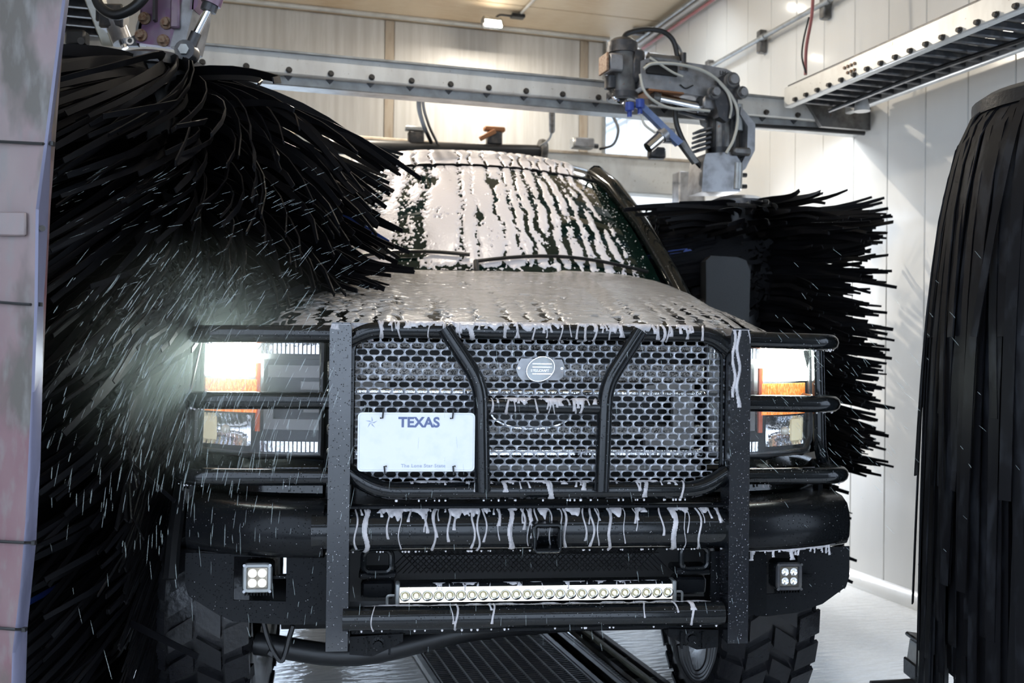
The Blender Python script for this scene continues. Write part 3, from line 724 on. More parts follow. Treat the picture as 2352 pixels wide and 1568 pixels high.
for s in (-1, 1):
    fd = fender(s)
    arc = [(s * .992 + BX, .98 + .60 * math.cos(a), .46 + .60 * math.sin(a)) for a in np.linspace(R(15), R(165), 16)]
    MB().tube(arc, .022, 8).build('wheel_arch_trim', 'plastic_dark', fd)
    # doors
    for k, (va, vb) in enumerate(((1.79, 2.85), (2.87, 3.75))):
        dr = MB().grid([[(s * u + BX, v, z) for (u, z) in ((.93, .62), (.985, .75), (.99, 1.1), (.98, 1.45), (.965, 1.58), (.93, 1.6))] for v in np.linspace(va, vb, 4)]).build('door', 'paint_black', truck)
        MB().box((s * .99 + BX, vb - .12, 1.42), (.03, .2, .035), ch=.01).build('handle', 'plastic_dark', dr)
        vt = va + .52 if k == 0 else va
        MB().prism([(s * .935 + BX, va + (.12 if k == 0 else 0), 1.6), (s * .935 + BX, vb - .03, 1.6), (s * .72 + BX, vb - .05, 2.14), (s * .72 + BX, vt, 2.14)], (s * -.006, 0, 0)).build('side_window', 'glass_tint', truck)
    MB().box((s * .9 + BX, 2.8, .6), (.16, 2.0, .09), ch=.03).build('running_board', 'plastic_dark', truck)
    # pillars
    MB().tube([(s * .90 + BX, 1.60, 1.48), (s * .865 + BX, 1.80, 1.66), (s * .80 + BX, 2.05, 1.89), (s * .725 + BX, 2.36, 2.115), (s * .68 + BX, 2.62, 2.225)], [.035, .04, .04, .045, .05], 10).build('pillar', 'paint_black', truck)
    MB().tube([(s * .68 + BX, 2.6, 2.23), (s * .69 + BX, 3.2, 2.25), (s * .68 + BX, 3.85, 2.22)], .045, 10).build('roof_rail', 'paint_black', truck)
    MB().box((s * .84 + BX, 3.78, 1.88), (.06, .12, .66), roty(R(-s * 20)), ch=.02).build('rear_pillar', 'paint_black', truck)

def roof_pt(u, t):
    a = np.abs(u) / .68
    return np.stack([u + BX, 2.42 + .10 * a ** 2 + 1.45 * t, np.interp(t, [0, .04, .1, .18, .35, .6, 1], [2.222, 2.262, 2.305, 2.342, 2.385, 2.405, 2.39]) - .06 * a ** 2.5], -1)
us, ts = np.meshgrid(np.linspace(-.68, .68, 25), np.linspace(0, 1, 26))
roof = MB().grid([list(map(tuple, r_)) for r_ in roof_pt(us, ts)]).build('roof', 'paint_black', truck)
def ws_pt(s, t):
    hw = .84 - .175 * t; a = np.abs(s)
    return np.stack([s * hw + BX, 1.69 + .73 * t + .13 * a ** 2 * (1 - .35 * t) - .03 * np.sin(np.pi * t), 1.635 + .575 * t - .045 * a ** 2.2 + .03 * np.sin(np.pi * t)], -1)
ss, t2 = np.meshgrid(np.linspace(-1, 1, 31), np.linspace(0, 1, 17))
ws = MB().grid([list(map(tuple, r_)) for r_ in ws_pt(ss, t2)]).build('windshield', 'glass_tint', truck)
sa = np.linspace(-1, 1, 25)
for t_, nm in ((-.02, 'lower_seal'), (1.015, 'upper_seal')):
    MB().tube([tuple(p) for p in ws_pt(sa, np.full_like(sa, t_))], .009, 6).build(nm, 'rubber', ws)
MB().grid([[(float(p[0]), float(p[1]) - .0, float(p[2]) - .01) for p in ws_pt(sa, np.full_like(sa, -.005))],
           [(float(u * .86) + BX, 1.62 + .1 * abs(u) ** 2, 1.60 - .05 * abs(u) ** 2) for u in sa]]).build('cowl', 'plastic_dark', truck)
for (s0, s1, t0, t1, lift) in ((-.92, -.05, .02, .075, .02), (-.02, .93, .03, .055, .02)):
    n_ = 12; pts = []
    for i in range(n_):
        f_ = i / (n_ - 1); p = ws_pt(np.array(s0 + (s1 - s0) * f_), np.array(t0 + (t1 - t0) * f_ + .05 * math.sin(f_ * math.pi))); pts.append((p[0], p[1] - .012, p[2] + lift))
    wip = MB().tube(pts, .008, 8).build('wiper', 'rubber', truck)
    MB().tube([pts[0], (pts[0][0], pts[0][1] - .05, pts[0][2] - .05)], .012, 8).build('wiper_arm', 'plastic_dark', wip)
# cab back, bed and tailgate
MB().box((BX, 3.86, 1.35), (1.78, .05, 1.45), ch=.02).build('cab_back', 'paint_black', truck)
MB().box((BX, 1.76, 1.0), (1.7, .06, 1.1)).build('firewall', 'interior', truck)
MB().box((BX, 2.8, .68), (1.75, 2.1, .06)).build('cab_floor', 'interior', truck)
MB().box((BX, 1.95, 1.50), (1.62, .36, .18), ch=.05).build('dashboard', 'interior', truck)
for s in (-1, 1):
    st = MB().box((s * .42 + BX, 2.75, 1.12), (.5, .52, .16), ch=.06).build('seat', 'interior', truck)
    MB().box((s * .42 + BX, 3.02, 1.5), (.5, .14, .66), rotx(R(-10)), ch=.06).build('backrest', 'interior', st)
    MB().box((s * .42 + BX, 3.07, 1.9), (.26, .1, .16), ch=.04).build('headrest', 'interior', st)
MB().lathe((.40 + BX, 2.25, 1.52), [(.17, 0), (.19, -.012), (.20, 0), (.19, .012), (.17, 0)], 'y', 24).build('steering_wheel', 'interior', truck)
for s in (-1, 1):
    MB().box((s * .94 + BX, 4.95, 1.17), (.10, 2.05, .8), ch=.04).build('bed_side', 'paint_black', truck)
MB().box((BX, 4.95, .85), (1.8, 2.05, .06)).build('bed_floor', 'plastic_dark', truck)
MB().box((BX, 5.96, 1.17), (1.8, .06, .8), ch=.02).build('tailgate', 'paint_black', truck)
for s in (-1, 1):
    MB().box((s * .42 + BX, 3.3, .60), (.09, 5.4, .17), ch=.02).build('frame_rail', 'plastic_dark', truck)

# side mirrors
for s in (-1, 1):
    c = Vector((s * 1.135, 1.93, 1.60))
    mr = MB().prism([c + Vector((s * x, 0, z)) for x, z in ((-.10, -.19), (.085, -.19), (.105, -.16), (.11, .07), (.09, .125), (.05, .14), (-.08, .145), (-.105, .12))], (0, .09, 0)).build('side_mirror', 'mirror_shell', truck)
    MB().prism([c + Vector((s * x, .092, z)) for x, z in ((-.085, -.17), (.07, -.17), (.09, .06), (.05, .12), (-.085, .12))], (0, .004, 0)).build('mirror_glass', 'chrome', mr)
    MB().tube([c + Vector((s * -.08, .05, -.08)), (s * .95, 1.98, 1.50)], .03, 8).build('mirror_arm', 'plastic_dark', mr)

# ------------------------------------------------------------------ headlights
def HLp(s, a, z, off=0):
    u = .545 + .385 * a; v = .185 + .05 * a + .13 * a ** 3
    return Vector((s * (u + s * BX) if False else s * u + BX, v + off, z))
def hl_patch(s, a0, a1, z0, z1, off=0, na=10, nz=5, depth=0, rip=0):
    rows = []
    for j in range(nz):
        r_ = []
        for i in range(na):
            f_ = i / (na - 1); g_ = j / (nz - 1)
            o_ = off + depth * (1 - (2 * f_ - 1) ** 2) * (1 - (2 * g_ - 1) ** 2) + (rip if i % 2 else 0)
            r_.append(HLp(s, a0 + (a1 - a0) * f_, z0 + (z1 - z0) * g_, o_))
        rows.append(r_)
    return rows
def slab(s, a0, a1, z0, z1, off, th=.012, **k):
    A_ = hl_patch(s, a0, a1, z0, z1, off, **k); mb = MB().grid(A_)
    ring = [A_[0][i] for i in range(len(A_[0]))] + [r_[-1] for r_ in A_[1:]] + A_[-1][::-1][1:] + [r_[0] for r_ in A_[::-1][1:-1]]
    k_ = len(ring); b = len(mb.v); mb.v += [tuple(p) for p in ring] + [tuple(p + Vector((0, th, 0))) for p in ring]
    for i in range(k_): mb.f.append((b + i, b + (i + 1) % k_, b + k_ + (i + 1) % k_, b + k_ + i))
    return mb
for s in (-1, 1):
    hl = MB().grid(hl_patch(s, -.02, 1.05, .985, 1.335, .075, 14, 8)).build('headlight', 'plastic_dark', truck)
    mb = MB()
    ring = [HLp(s, a, z, .0) for a, z in ((0, 1.0), (.5, .995), (.92, 1.0), (.985, 1.03), (1.0, 1.08), (1.0, 1.28), (.985, 1.325), (.9, 1.333), (.5, 1.33), (0, 1.325))]
    mb.tube(ring, .009, 6, closed=True); mb.build('bezel', 'plastic_dark', hl)
    rim = ring + [ring[0]]
    mb = MB()
    for i in range(len(ring)):
        a, b = rim[i], rim[i + 1]; mb.add([a, b, b + Vector((0, .08, 0)), a + Vector((0, .08, 0))], [(0, 1, 2, 3)])
    mb.build('bucket', 'plastic_dark', hl)
    lamp = slab(s, .50, .985, 1.212, 1.322, .018).build('lamp', 'lamp_white', hl); lamp['label'] = 'glaring white low beam lamp'
    am = slab(s, .48, .96, 1.112, 1.205, .02, na=30, rip=.003).build('turn_signal', 'amber', hl); am['label'] = 'amber turn signal'
    slab(s, .455, .49, 1.06, 1.25, .022, na=3, nz=6).build('amber_edge', 'amber_dark', hl)
    bw = slab(s, .52, .96, 1.018, 1.106, .022, na=26, nz=6, depth=.04, rip=.009).build('reflector', 'chrome', hl)
    MB().sphere(HLp(s, .72, 1.062, .03), .013, 10).build('bulb', 'led_dull', bw)
    slab(s, .80, .93, 1.03, 1.095, .03, na=5, nz=3, rip=.003).build('yellow_reflector', 'led_yellow', bw)
    for z0, z1 in ((1.278, 1.318), (1.004, 1.034)):
        for i in range(14):
            a = .03 + .43 * i / 14
            slab(s, a, a + .022, z0, z1, .02 + .003 * (i % 2), na=2, nz=2).build('reflector_rib', 'chrome', hl)
    slab(s, 0.0, .44, 1.06, 1.262, .05, na=6).build('inner_cover', 'plastic_dark', hl)
    for z0, z1, a1 in ((1.212, 1.245, .40), (1.178, 1.20, .16), (1.115, 1.15, .14), (1.066, 1.095, .36)):
        slab(s, .0, a1, z0, z1, .03, na=4, nz=2).build('grille_blade', 'plastic_grey', hl)
    slab(s, .36, .43, 1.066, 1.15, .03, na=3, nz=3).build('grille_corner', 'plastic_grey', hl)
    MB().grid(hl_patch(s, .0, 1.0, 1.0, 1.33, -.004, 14, 6)).build('lens', 'lens_glass', hl)
    # bumper filler below the lamp
    MB().grid([[HLp(s, a, z, o_) for a in np.linspace(-.02, 1.08, 10)] for z, o_ in ((.99, .0), (.965, -.03), (.90, -.035), (.885, -.02))]).build('lamp_valance', 'paint_black', truck)

# ------------------------------------------------------------------ grille behind the guard
gr = MB().box((BX, .30, 1.12), (1.12, .03, .42)).build('grille', 'plastic_dark', truck)
for (z, h, mt, dv) in ((1.305, .022, 'satin_bar', .20), (1.235, .055, 'satin_bar', .18), (1.178, .018, 'chrome', .165), (1.072, .034, 'satin_bar', .18), (1.010, .026, 'chrome', .18), (.965, .02, 'plastic_grey', .2)):
    MB().box((BX, dv, z), (1.06, .04, h), ch=.006).build('grille_bar', mt, gr)
for s in (-1, 1):
    MB().prism([(s * u + BX, .16, z) for u, z in ((.36, 1.20), (.50, 1.21), (.50, 1.02), (.36, 1.03), (.36, 1.06), (.44, 1.06), (.44, 1.17), (.36, 1.17))], (0, .03, 0)).build('grille_bracket', 'plastic_grey', gr)
el = [(math.cos(a) * .115, math.sin(a) * .047) for a in np.linspace(0, 2 * math.pi, 40, endpoint=False)]
em = MB().prism([(BX + .03 + x, .125, 1.125 + z) for x, z in el], (0, .02, 0)).build('emblem', 'plastic_dark', gr); em['label'] = 'dark oval emblem with chrome rim'
MB().tube([(BX + .03 + x * .98, .124, 1.125 + z * .97) for x, z in el], .004, 6, closed=True).build('emblem_ring', 'chrome', em)

# ------------------------------------------------------------------ grille guard
PU = .530
for s in (-1, 1):
    u = s * PU + (.005 if s > 0 else 0)
    po = MB()
    po.prism([(u - .028, .0, .515), (u + .028, .0, .515), (u + .028, .0, 1.345), (u + .022, .0, 1.362), (u - .022, .0, 1.362), (u - .028, .0, 1.345)], (0, .075, 0)).build('guard_post', 'post_paint', truck)
    eo = .075 if s < 0 else 0
    for z, uo in ((1.332, .855 + eo), (1.158, .862 + eo), (.958, .888 + eo)):
        MB().tube(fillet([(s * .545, .05, z), (s * (uo - .01), .085, z - .004), (s * uo, .36, z - .006)], .075, 7), .0235, 12).build('guard_hoop', 'steel_tube', truck)
    MB().tube(fillet([(s * (.852 + eo), .24, 1.335), (s * (.858 + eo), .24, 1.16), (s * (.862 + eo), .24, 1.02), (s * (.885 + eo), .26, .96)], .04), .0185, 10).build('guard_end_tube', 'steel_tube', truck)
    MB().box((s * (.875 + eo), .28, .915), (.014, .04, .07)).build('guard_strut', 'powder_black', truck)
zt, zb = 1.345, .922
MB().tube(fillet([(-.515, .04, 1.315), (-.455, .035, zt), (.465, .035, zt), (.525, .04, 1.30)], .05), .0215, 12).build('guard_top_bar', 'steel_tube', truck)
MB().tube(fillet([(-.515, .04, .975), (-.43, .035, zb), (.44, .035, zb), (.525, .04, .975)], .07), .0235, 12).build('guard_lower_bar', 'steel_tube', truck)
for s in (-1, 1):
    MB().tube(fillet([(s * .262, .015, 1.350), (s * .166, .0, 1.205), (s * .158, .0, .925)], .05, 6), .0205, 12).build('guard_brace', 'steel_tube', truck)
MB().tube([(-.155, .005, 1.150), (.155, .005, 1.146)], .019, 12).build('guard_cross_tube', 'steel_tube', truck)
# perforated sheet
PX_, PZ_, HWd, HHt = .0318, .0170, .0139, .0068
mb = MB(); y0_, th_ = .055, .003
def cell(cx, cz, w_, h_):
    ob = []
    for (ox, a0) in ((HWd - HHt, -90), (-(HWd - HHt), 90)):
        for j in range(5):
            a = R(a0 + 45 * j); ob.append((cx + ox + HHt * math.cos(a), cz + HHt * math.sin(a)))
    x0, x1, z0, z1 = cx - w_ / 2, cx + w_ / 2, cz - h_ / 2, cz + h_ / 2
    oc = [(cx + HWd - HHt, z0), (x1, z0), (x1, cz), (x1, z1), (cx + HWd - HHt, z1), (cx - HWd + HHt, z1), (x0, z1), (x0, cz), (x0, z0), (cx - HWd + HHt, z0)]
    b = len(mb.v); n = 10
    mb.v += [(x, y0_, z) for x, z in oc] + [(x, y0_ - .0008, z) for x, z in ob] + [(x, y0_ + th_, z) for x, z in ob]
    for i in range(n):
        j = (i + 1) % n; mb.f.append((b + i, b + j, b + n + j, b + n + i)); mb.f.append((b + n + i, b + n + j, b + 2 * n + j, b + 2 * n + i))
for rI in range(24):
    z = .946 + PZ_ * rI; off = PX_ / 2 if rI % 2 else 0
    for c_ in range(-16, 17):
        x = c_ * PX_ + off
        lim = .497 if .985 < z < 1.29 else (.47 if z > .96 else .44)
        if abs(x) < lim: cell(x, z, PX_, PZ_)
mesh_p = mb.build('mesh_sheet', 'mesh_metal', truck); mesh_p['label'] = 'perforated steel sheet with slotted holes'
MB().tube(fillet([(-.50, .056, .95), (-.50, .056, 1.31), (-.45, .056, 1.337)], .03), .006, 6).build('mesh_frame', 'steel_tube', truck)
MB().tube(fillet([(.50, .056, .95), (.50, .056, 1.30), (.45, .056, 1.33)], .03), .006, 6).build('mesh_frame', 'steel_tube', truck)
# badge on the sheet
bx0, bz0 = -.003, 1.246
bdg = MB().prism([(bx0 + x, .052, bz0 + z) for x, z in ((-.066, .0), (-.056, .022), (-.052, .028), (.058, .026), (.066, .006), (.062, -.02), (.05, -.03), (-.05, -.030), (-.060, -.018))], (0, -.006, 0)).build('guard_badge', 'alu_dirty', truck)
bdg['label'] = 'small metal badge with raised oval'
el = [(math.cos(a) * .037 + .012 * math.sin(a) * .6, math.sin(a) * .033) for a in np.linspace(0, 2 * math.pi, 32, endpoint=False)]
MB().prism([(bx0 + x, .046, bz0 + z) for x, z in el], (0, -.003, 0)).build('oval', 'galvanised', bdg)
MB().tube([(bx0 + x, .0425, bz0 + z) for x, z in el], .0016, 6, closed=True).build('oval_ring', 'chrome', bdg)
for k in range(4):
    if k == 2: continue
    MB().box((bx0 + .004, .0425, bz0 + .014 - .009 * k), (.052, .002, .0025)).build('oval_stripe', 'chrome', bdg)
text_mesh('lettering', 'STEELCRAFT', .0088, 'chrome', bdg, (bx0 - .002, .0425, bz0 - .0045), (R(90), 0, 0), .0008)
for s in (-1, 1):
    MB().lathe((bx0 + s * .058, .0455, bz0 + .002), [(.0015, 0), (.0035, 0), (.0035, -.002), (.0015, -.002)], 'y', 12).build('rivet', 'polished_rod', bdg)

# ------------------------------------------------------------------ number plate
pl_c = Vector((-.332, -.012, 1.055))
plate = MB().prism([(pl_c.x + x, pl_c.y, pl_c.z + z) for x, z in rrect(.302, .152, .011)], (0, .003, 0)).build('license_plate', 'plate_white', truck)
plate['label'] = 'white number plate with blue lettering'
yp = pl_c.y - .0005
MB().tube([(pl_c.x + x, pl_c.y - .0002, pl_c.z + z) for x, z in rrect(.293, .143, .009)], .0008, 4, closed=True).build('embossed_rim', 'plate_white', plate)
text_mesh('state_name', 'TEXAS', .036, 'plate_blue', plate, (pl_c.x + .006, yp, pl_c.z + .050), (R(90), 0, 0), .0005, bold=.0012)
text_mesh('state_motto', 'The Lone Star State', .0125, 'plate_grey', plate, (pl_c.x + .018, yp, pl_c.z - .0615), (R(90), 0, 0), .0004, bold=.0002, space=1.12)
sc_ = Vector((pl_c.x - .116, yp, pl_c.z + .050)); mbs = {0: MB(), 1: MB()}
for k in range(5):
    a = math.pi / 2 + k * 2 * math.pi / 5
    tip = sc_ + Vector((math.cos(a) * .0165, -.0006, math.sin(a) * .0165))
    for sg in (0, 1):
        b = a + (1 if sg else -1) * math.pi / 5
        inn = sc_ + Vector((math.cos(b) * .0065, -.0003, math.sin(b) * .0065))
        mbs[sg].add([sc_ + Vector((0, -.0008, 0)), tip, inn], [(0, 1, 2)])
mbs[0].build('star', 'plate_grey', plate, smooth_ang=0); mbs[1].build('star_shade', 'plate_white', plate, smooth_ang=0)
for x, z, sg in ((-.088, .066, 1), (.092, .066, 1), (-.082, -.066, -1), (.095, -.066, -1)):
    p0 = pl_c + Vector((x, -.002, z))
    MB().tube([p0 + Vector((-.006 * sg, -.001, -.004 * sg)), p0 + Vector((0, -.003, -.004 * sg)), p0 + Vector((.002, -.002, .016 * sg)), p0 + Vector((.003, .02, .02 * sg))], .0024, 6).build('cable_tie', 'cable_black', plate)
for x in (-.09, .09):
    MB().cyl(pl_c + Vector((x, .003, .03)), pl_c + Vector((x, .07, .03)), .006, 8).build('plate_stud', 'bolt_dark', plate)

# ------------------------------------------------------------------ bumper
bum = MB().tube([(-.60, .065, .815), (.55, .065, .815)], .056, 24).build('bumper_tube', 'steel_tube', truck)
MB().box((0, .15, .876), (1.06, .20, .018), ch=.006).build('bumper_deck', 'powder_black', truck)
MB().box((BX, .235, .90), (1.2, .03, .055), ch=.01).build('bumper_filler', 'paint_black', truck)
for s in (-1, 1):
    rows = []
    for f_ in np.linspace(0, 1, 9):
        u = .555 + (.925 - .555) * f_; dv = .015 + .12 * f_ ** 1.8
        rows.append([(s * u - .015, dv + v, z) for v, z in ((.24, .885), (.10, .888), (.055, .883), (.02, .866), (.005, .84), (.0, .81), (.004, .775), (.02, .752), (.05, .742), (.2, .742))])
    wg = MB().grid(rows).add(rows[-1], [tuple(range(10))]).build('bumper_wing', 'powder_black', truck, smooth_ang=50)
    # lower plate with a window for the fog lamp
    def lpp(u, z): return Vector((s * u - .015, .085 + .16 * max(0, (u - .6)) , z))
    def quad(pts): return MB().prism([lpp(*p) for p in pts], (0, .006, 0))
    f0, f1, g0, g1 = (.655, .795, .622, .738) if s < 0 else (.665, .76, .622, .735)
    mb = MB()
    for pts in (((.50, .575), (f0, .56), (f0, .745), (.50, .745)), ((f0, g1), (f1, g1), (f1, .745), (f0, .745)), ((f0, .56), (f1, .565), (f1, g0), (f0, g0)), ((f1, .565), (.84, .585), (.915, .63), (.925, .66), (.925, .745), (f1, .745))):
        mb.prism([lpp(*p) for p in pts], (0, .006, 0))
    mb.build('bumper_skirt', 'powder_black', truck)
    # fog lamp
    fx = -.742 if s < 0 else .705; fz = .690 if s < 0 else .676
    fc = Vector((fx, .075, fz))
    oc = []
    for (x, z) in rrect(.078, .080, .012, 3): oc.append((x, z))
    fog = MB().prism([fc + Vector((x, 0, z)) for x, z in oc], (0, .05, 0)).build('fog_lamp', 'powder_black', truck)
    fr_ = [fc + Vector((x, -.002, z)) for x, z in rrect(.063, .065, .007, 3)]
    MB().tube(fr_, .0065, 6, closed=True).build('fog_frame', 'galvanised' if s < 0 else 'gunmetal', fog)
    MB().prism([fc + Vector((x, .0, z)) for x, z in rrect(.055, .056, .005, 3)], (0, .004, 0)).build('fog_reflector', 'fog_glow' if s < 0 else 'led_dull', fog)
    for dx in (-1, 1):
        for dz in (-1, 1):
            q = fc + Vector((dx * .0125, -.001, dz * .0128))
            ld = MB().lathe(q, [(.003, -.001), (.010, -.001), (.0115, -.004), (.010, -.004), (.004, -.001)], 'y', 18).build('led_cup', 'fog_glow' if s < 0 else 'chrome', fog)
            MB().sphere(q + Vector((0, -.001, 0)), .0034, 8, (1, .5, 1)).build('led', 'led_yellow', ld)
            MB().cyl(fc + Vector((dx * .033, -.006, dz * .034)), fc + Vector((dx * .033, -.010, dz * .034)), .004, 10).build('screw', 'polished_rod', fog)
    for k in range(9):
        MB().box(fc + Vector((-.032 + .008 * k, .01, -.043)), (.003, .02, .008)).build('fin', 'powder_black', fog)
    MB().box(fc + Vector((.055, .03, -.005)), (.05, .01, .008)).build('fog_bracket', 'powder_black', fog)
# receiver
rc = MB()
for (c, d) in (((0, 0, .032), (.074, .09, .010)), ((0, 0, -.032), (.074, .09, .010)), ((.032, 0, 0), (.010, .09, .054)), ((-.032, 0, 0), (.010, .09, .054))):
    rc.box(Vector((.010, .01, .808)) + Vector(c), d, ch=.003)
rcv = rc.build('receiver', 'powder_black', truck)
MB().tube([Vector((.010 + x, -.034, .808 + z)) for x, z in rrect(.068, .068, .008)], .0045, 6, closed=True).build('receiver_lip', 'steel_tube', rcv)
MB().box((.01, .05, .808), (.05, .01, .05)).build('receiver_plug', 'plastic_dark', rcv)
# lower bars
MB().tube([(-.515, .01, .596), (.495, .01, .594)], .031, 16).build('lower_tube', 'steel_tube', truck)
MB().box((0, .30, .67), (1.06, .02, .2)).build('valance', 'plastic_dark', truck)
mb = MB()
for k in range(46):
    x = -.36 + .72 * k / 45
    for sg in (-1, 1): mb.tube([(x - sg * .05, .24, .66), (x + sg * .05, .24, .76)], .0016, 4)
mb.build('valance_mesh', 'plastic_dark', truck)
for z in (.705, .735):
    MB().box((.02, .25, z), (.72, .012, .008)).build('valance_bar', 'plastic_grey' if z > .72 else 'plastic_dark', truck)
for s in (-1, 1):
    c = Vector((s * .435 + .005, .09, .727))
    MB().tube([c + Vector((x, 0, z)) for x, z in rrect(.075, .06, .018, 5)], .008, 8, closed=True).build('tow_loop', 'steel_tube', truck)
    MB().box(c + Vector((0, .05, -.04)), (.10, .09, .02), ch=.005).build('tow_bracket', 'powder_black', truck)
    MB().box(c + Vector((.0, .06, -.085)), (.09, .06, .05), ch=.008).build('tow_mount', 'powder_black', truck)
    br_ = MB().prism([(s * u, .06, z) for u, z in ((.50, .535), (.36, .54), (.36, .52), (.40, .50), (.44, .482), (.50, .488))], (0, .05, 0)).build('skid_bracket', 'powder_black', truck)
    MB().lathe((s * .425, .06, .513), [(.0, -.012), (.012, -.012), (.013, -.003), (.020, -.002), (.020, 0)], 'y', 16).build('bracket_bolt', 'powder_black', br_)
    for k in (-1, 1): MB().box((s * .425 + k * .03, .055, .511), (.006, .012, .045)).build('bracket_rib', 'powder_black', br_)
MB().box((.0, .10, .545), (1.0, .06, .02), ch=.004).build('cross_member', 'powder_black', truck)

# ------------------------------------------------------------------ light bar
lb = MB().box((.004, .125, .6345), (.765, .06, .056), ch=.006).build('light_bar', 'powder_black', truck)
lb['label'] = 'long slim white LED light bar'
MB().box((.004, .0935, .6345), (.752, .004, .040)).build('reflector_tray', 'led_lit', lb)
for s in (-1, 1):
    MB().box((.004 + s * .380, .108, .6345), (.012, .045, .062), ch=.003).build('end_cap', 'galvanised', lb)
    MB().tube(fillet([(.004 + s * .388, .11, .63), (.004 + s * .408, .11, .63), (.004 + s * .408, .11, .585), (.004 + s * .44, .11, .58)], .008), .004, 6).build('mount_bracket', 'galvanised', lb)
cup = None
for k in range(25):
    x = .004 - .36 + .03 * k
    if cup is None:
        cup = MB().lathe((0, 0, 0), [(.004, -.002), (.011, -.0035), (.0145, -.009), (.0125, -.009), (.006, -.001)], 'y', 20).build('led_cup', 'chrome', lb, loc=(x, .090, .6345))
        led = MB().sphere((0, -.004, 0), .0065, 10, (1, .5, 1)).build('led', 'led_yellow', cup)
    else:
        c2 = cup.copy(); link(c2, lb); c2.location = (x, .090, .6345); l2 = led.copy(); link(l2, c2)
# hanging strap under the bumper
MB().tube(bez([tp(604, 1422, .22), tp(614, 1462, .22), tp(628, 1495, .22), tp(645, 1517, .22), tp(655, 1500, .22), tp(664, 1465, .22), tp(673, 1436, .22)], 6), .0075, 6).build('hanging_strap', 'rubber', truck)
MB().box(tp(622, 1500, .22), (.02, .012, .016), roty(R(30)), ch=.003).build('strap_clip', 'rubber', truck)

# ------------------------------------------------------------------ axle and wheels
prof = [(.0, -.85), (.06, -.85), (.075, -.75), (.085, -.62), (.13, -.55), (.18, -.45), (.185, -.36), (.13, -.26), (.09, -.18), (.075, -.1), (.07, .3), (.075, .75), (.06, .85), (.0, .85)]
MB().lathe((BX, .98, .42), prof, 'x', 24).build('front_axle', 'plastic_dark', truck)
MB().tube(bez([(-.82, .62, .36), (-.5, .58, .33), (-.1, .60, .40), (.5, .62, .43)], 6), .035, 10).build('track_bar', 'plastic_dark', truck)
MB().tube([(-.75, .70, .40), (.75, .70, .40)], .02, 8).build('tie_rod', 'plastic_dark', truck)
for s in (-1, 1):
    MB().tube([(s * .55 + BX, .8, .42), (s * .45 + BX, 1.9, .58)], .045, 10).build('radius_arm', 'plastic_dark', truck)
    co = [(s * .62 + BX + .07 * math.cos(a), .98 + .07 * math.sin(a), .52 + .3 * a / (14 * math.pi)) for a in np.linspace(0, 14 * math.pi, 120)]
    MB().tube(co, .012, 6).build('coil_spring', 'plastic_dark', truck)
MB().lathe((BX, 4.95, .45), [(.0, -.85), (.07, -.85), (.08, -.2), (.16, -.1), (.16, .1), (.08, .2), (.07, .85), (.0, .85)], 'x', 20).build('rear_axle', 'plastic_dark', truck)
def tire_mesh():
    mb = MB(); Rr, W = .462, .155
    prof = [(.235, -.12), (.27, -.145), (.36, -.158), (.42, -.152), (.438, -.138), (.441, -.07), (.442, 0), (.441, .07), (.438, .138), (.42, .152), (.36, .158), (.27, .145), (.235, .12)]
    mb.lathe((0, 0, 0), prof, 'x', 56)
    n = 26
    for k in range(n):
        a0 = 2 * math.pi * k / n
        for (x0, x1, da, wa, sk) in ((-.160, -.088, 0, .085, .03), (-.078, -.006, .10, .075, -.05), (.006, .078, 0, .075, .05), (.088, .160, .12, .085, -.03)):
            a = a0 + da; pts = []
            for rr in (.436, .465):
                for (x, aa) in ((x0, a - wa - sk), (x1, a - wa + sk), (x1, a + wa + sk), (x0, a + wa - sk)):
                    r2 = rr - (.012 if abs(x) > .15 and rr > .45 else 0); pts.append((x, math.cos(aa) * r2, math.sin(aa) * r2))
            mb.add(pts, [(3, 2, 1, 0), (4, 5, 6, 7), (0, 1, 5, 4), (1, 2, 6, 5), (2, 3, 7, 6), (3, 0, 4, 7)])
        for sx in (-1, 1):   # shoulder lugs
            pts = []
            for (r1, x) in ((.455, .145), (.40, .166), (.40, .150), (.44, .14)):
                for da in (-.06, .06): pts.append((sx * x, math.cos(a0 + da) * r1, math.sin(a0 + da) * r1))
            mb.add(pts, [(0, 1, 3, 2), (2, 3, 5, 4), (0, 2, 4, 6), (1, 7, 5, 3), (0, 6, 7, 1)])
    return mb
tm = None
for (s, v) in ((-1, .98), (1, .98), (-1, 4.95), (1, 4.95)):
    c = Vector((s * (.912 if v < 2 else .86) - .078, v, .463))
    wh = MB().lathe((0, 0, 0), [(.0, s * .03), (.06, s * .03), (.08, s * .06), (.16, s * .04), (.20, s * .10), (.235, s * .13), (.245, s * .11), (.225, s * .08), (.225, -s * .12), (.245, -s * .13)], 'x', 40).build('wheel', 'powder_black', truck, loc=c)
    for k in range(8):
        a = 2 * math.pi * k / 8
        MB().cyl((s * .05, math.cos(a) * .085, math.sin(a) * .085), (s * .085, math.cos(a) * .085, math.sin(a) * .085), .011, 6).build('lug_nut', 'polished_rod', wh)
    if tm is None:
        to = tire_mesh().build('tire', 'tire_rubber', wh, smooth_ang=35); tm = to.data
    else:
        to = bpy.data.objects.new('tire', tm); link(to, wh)

# ================================================================== FOAM ON THE TRUCK
def band(x, c, wd): return np.exp(-((x - c) / wd) ** 2)
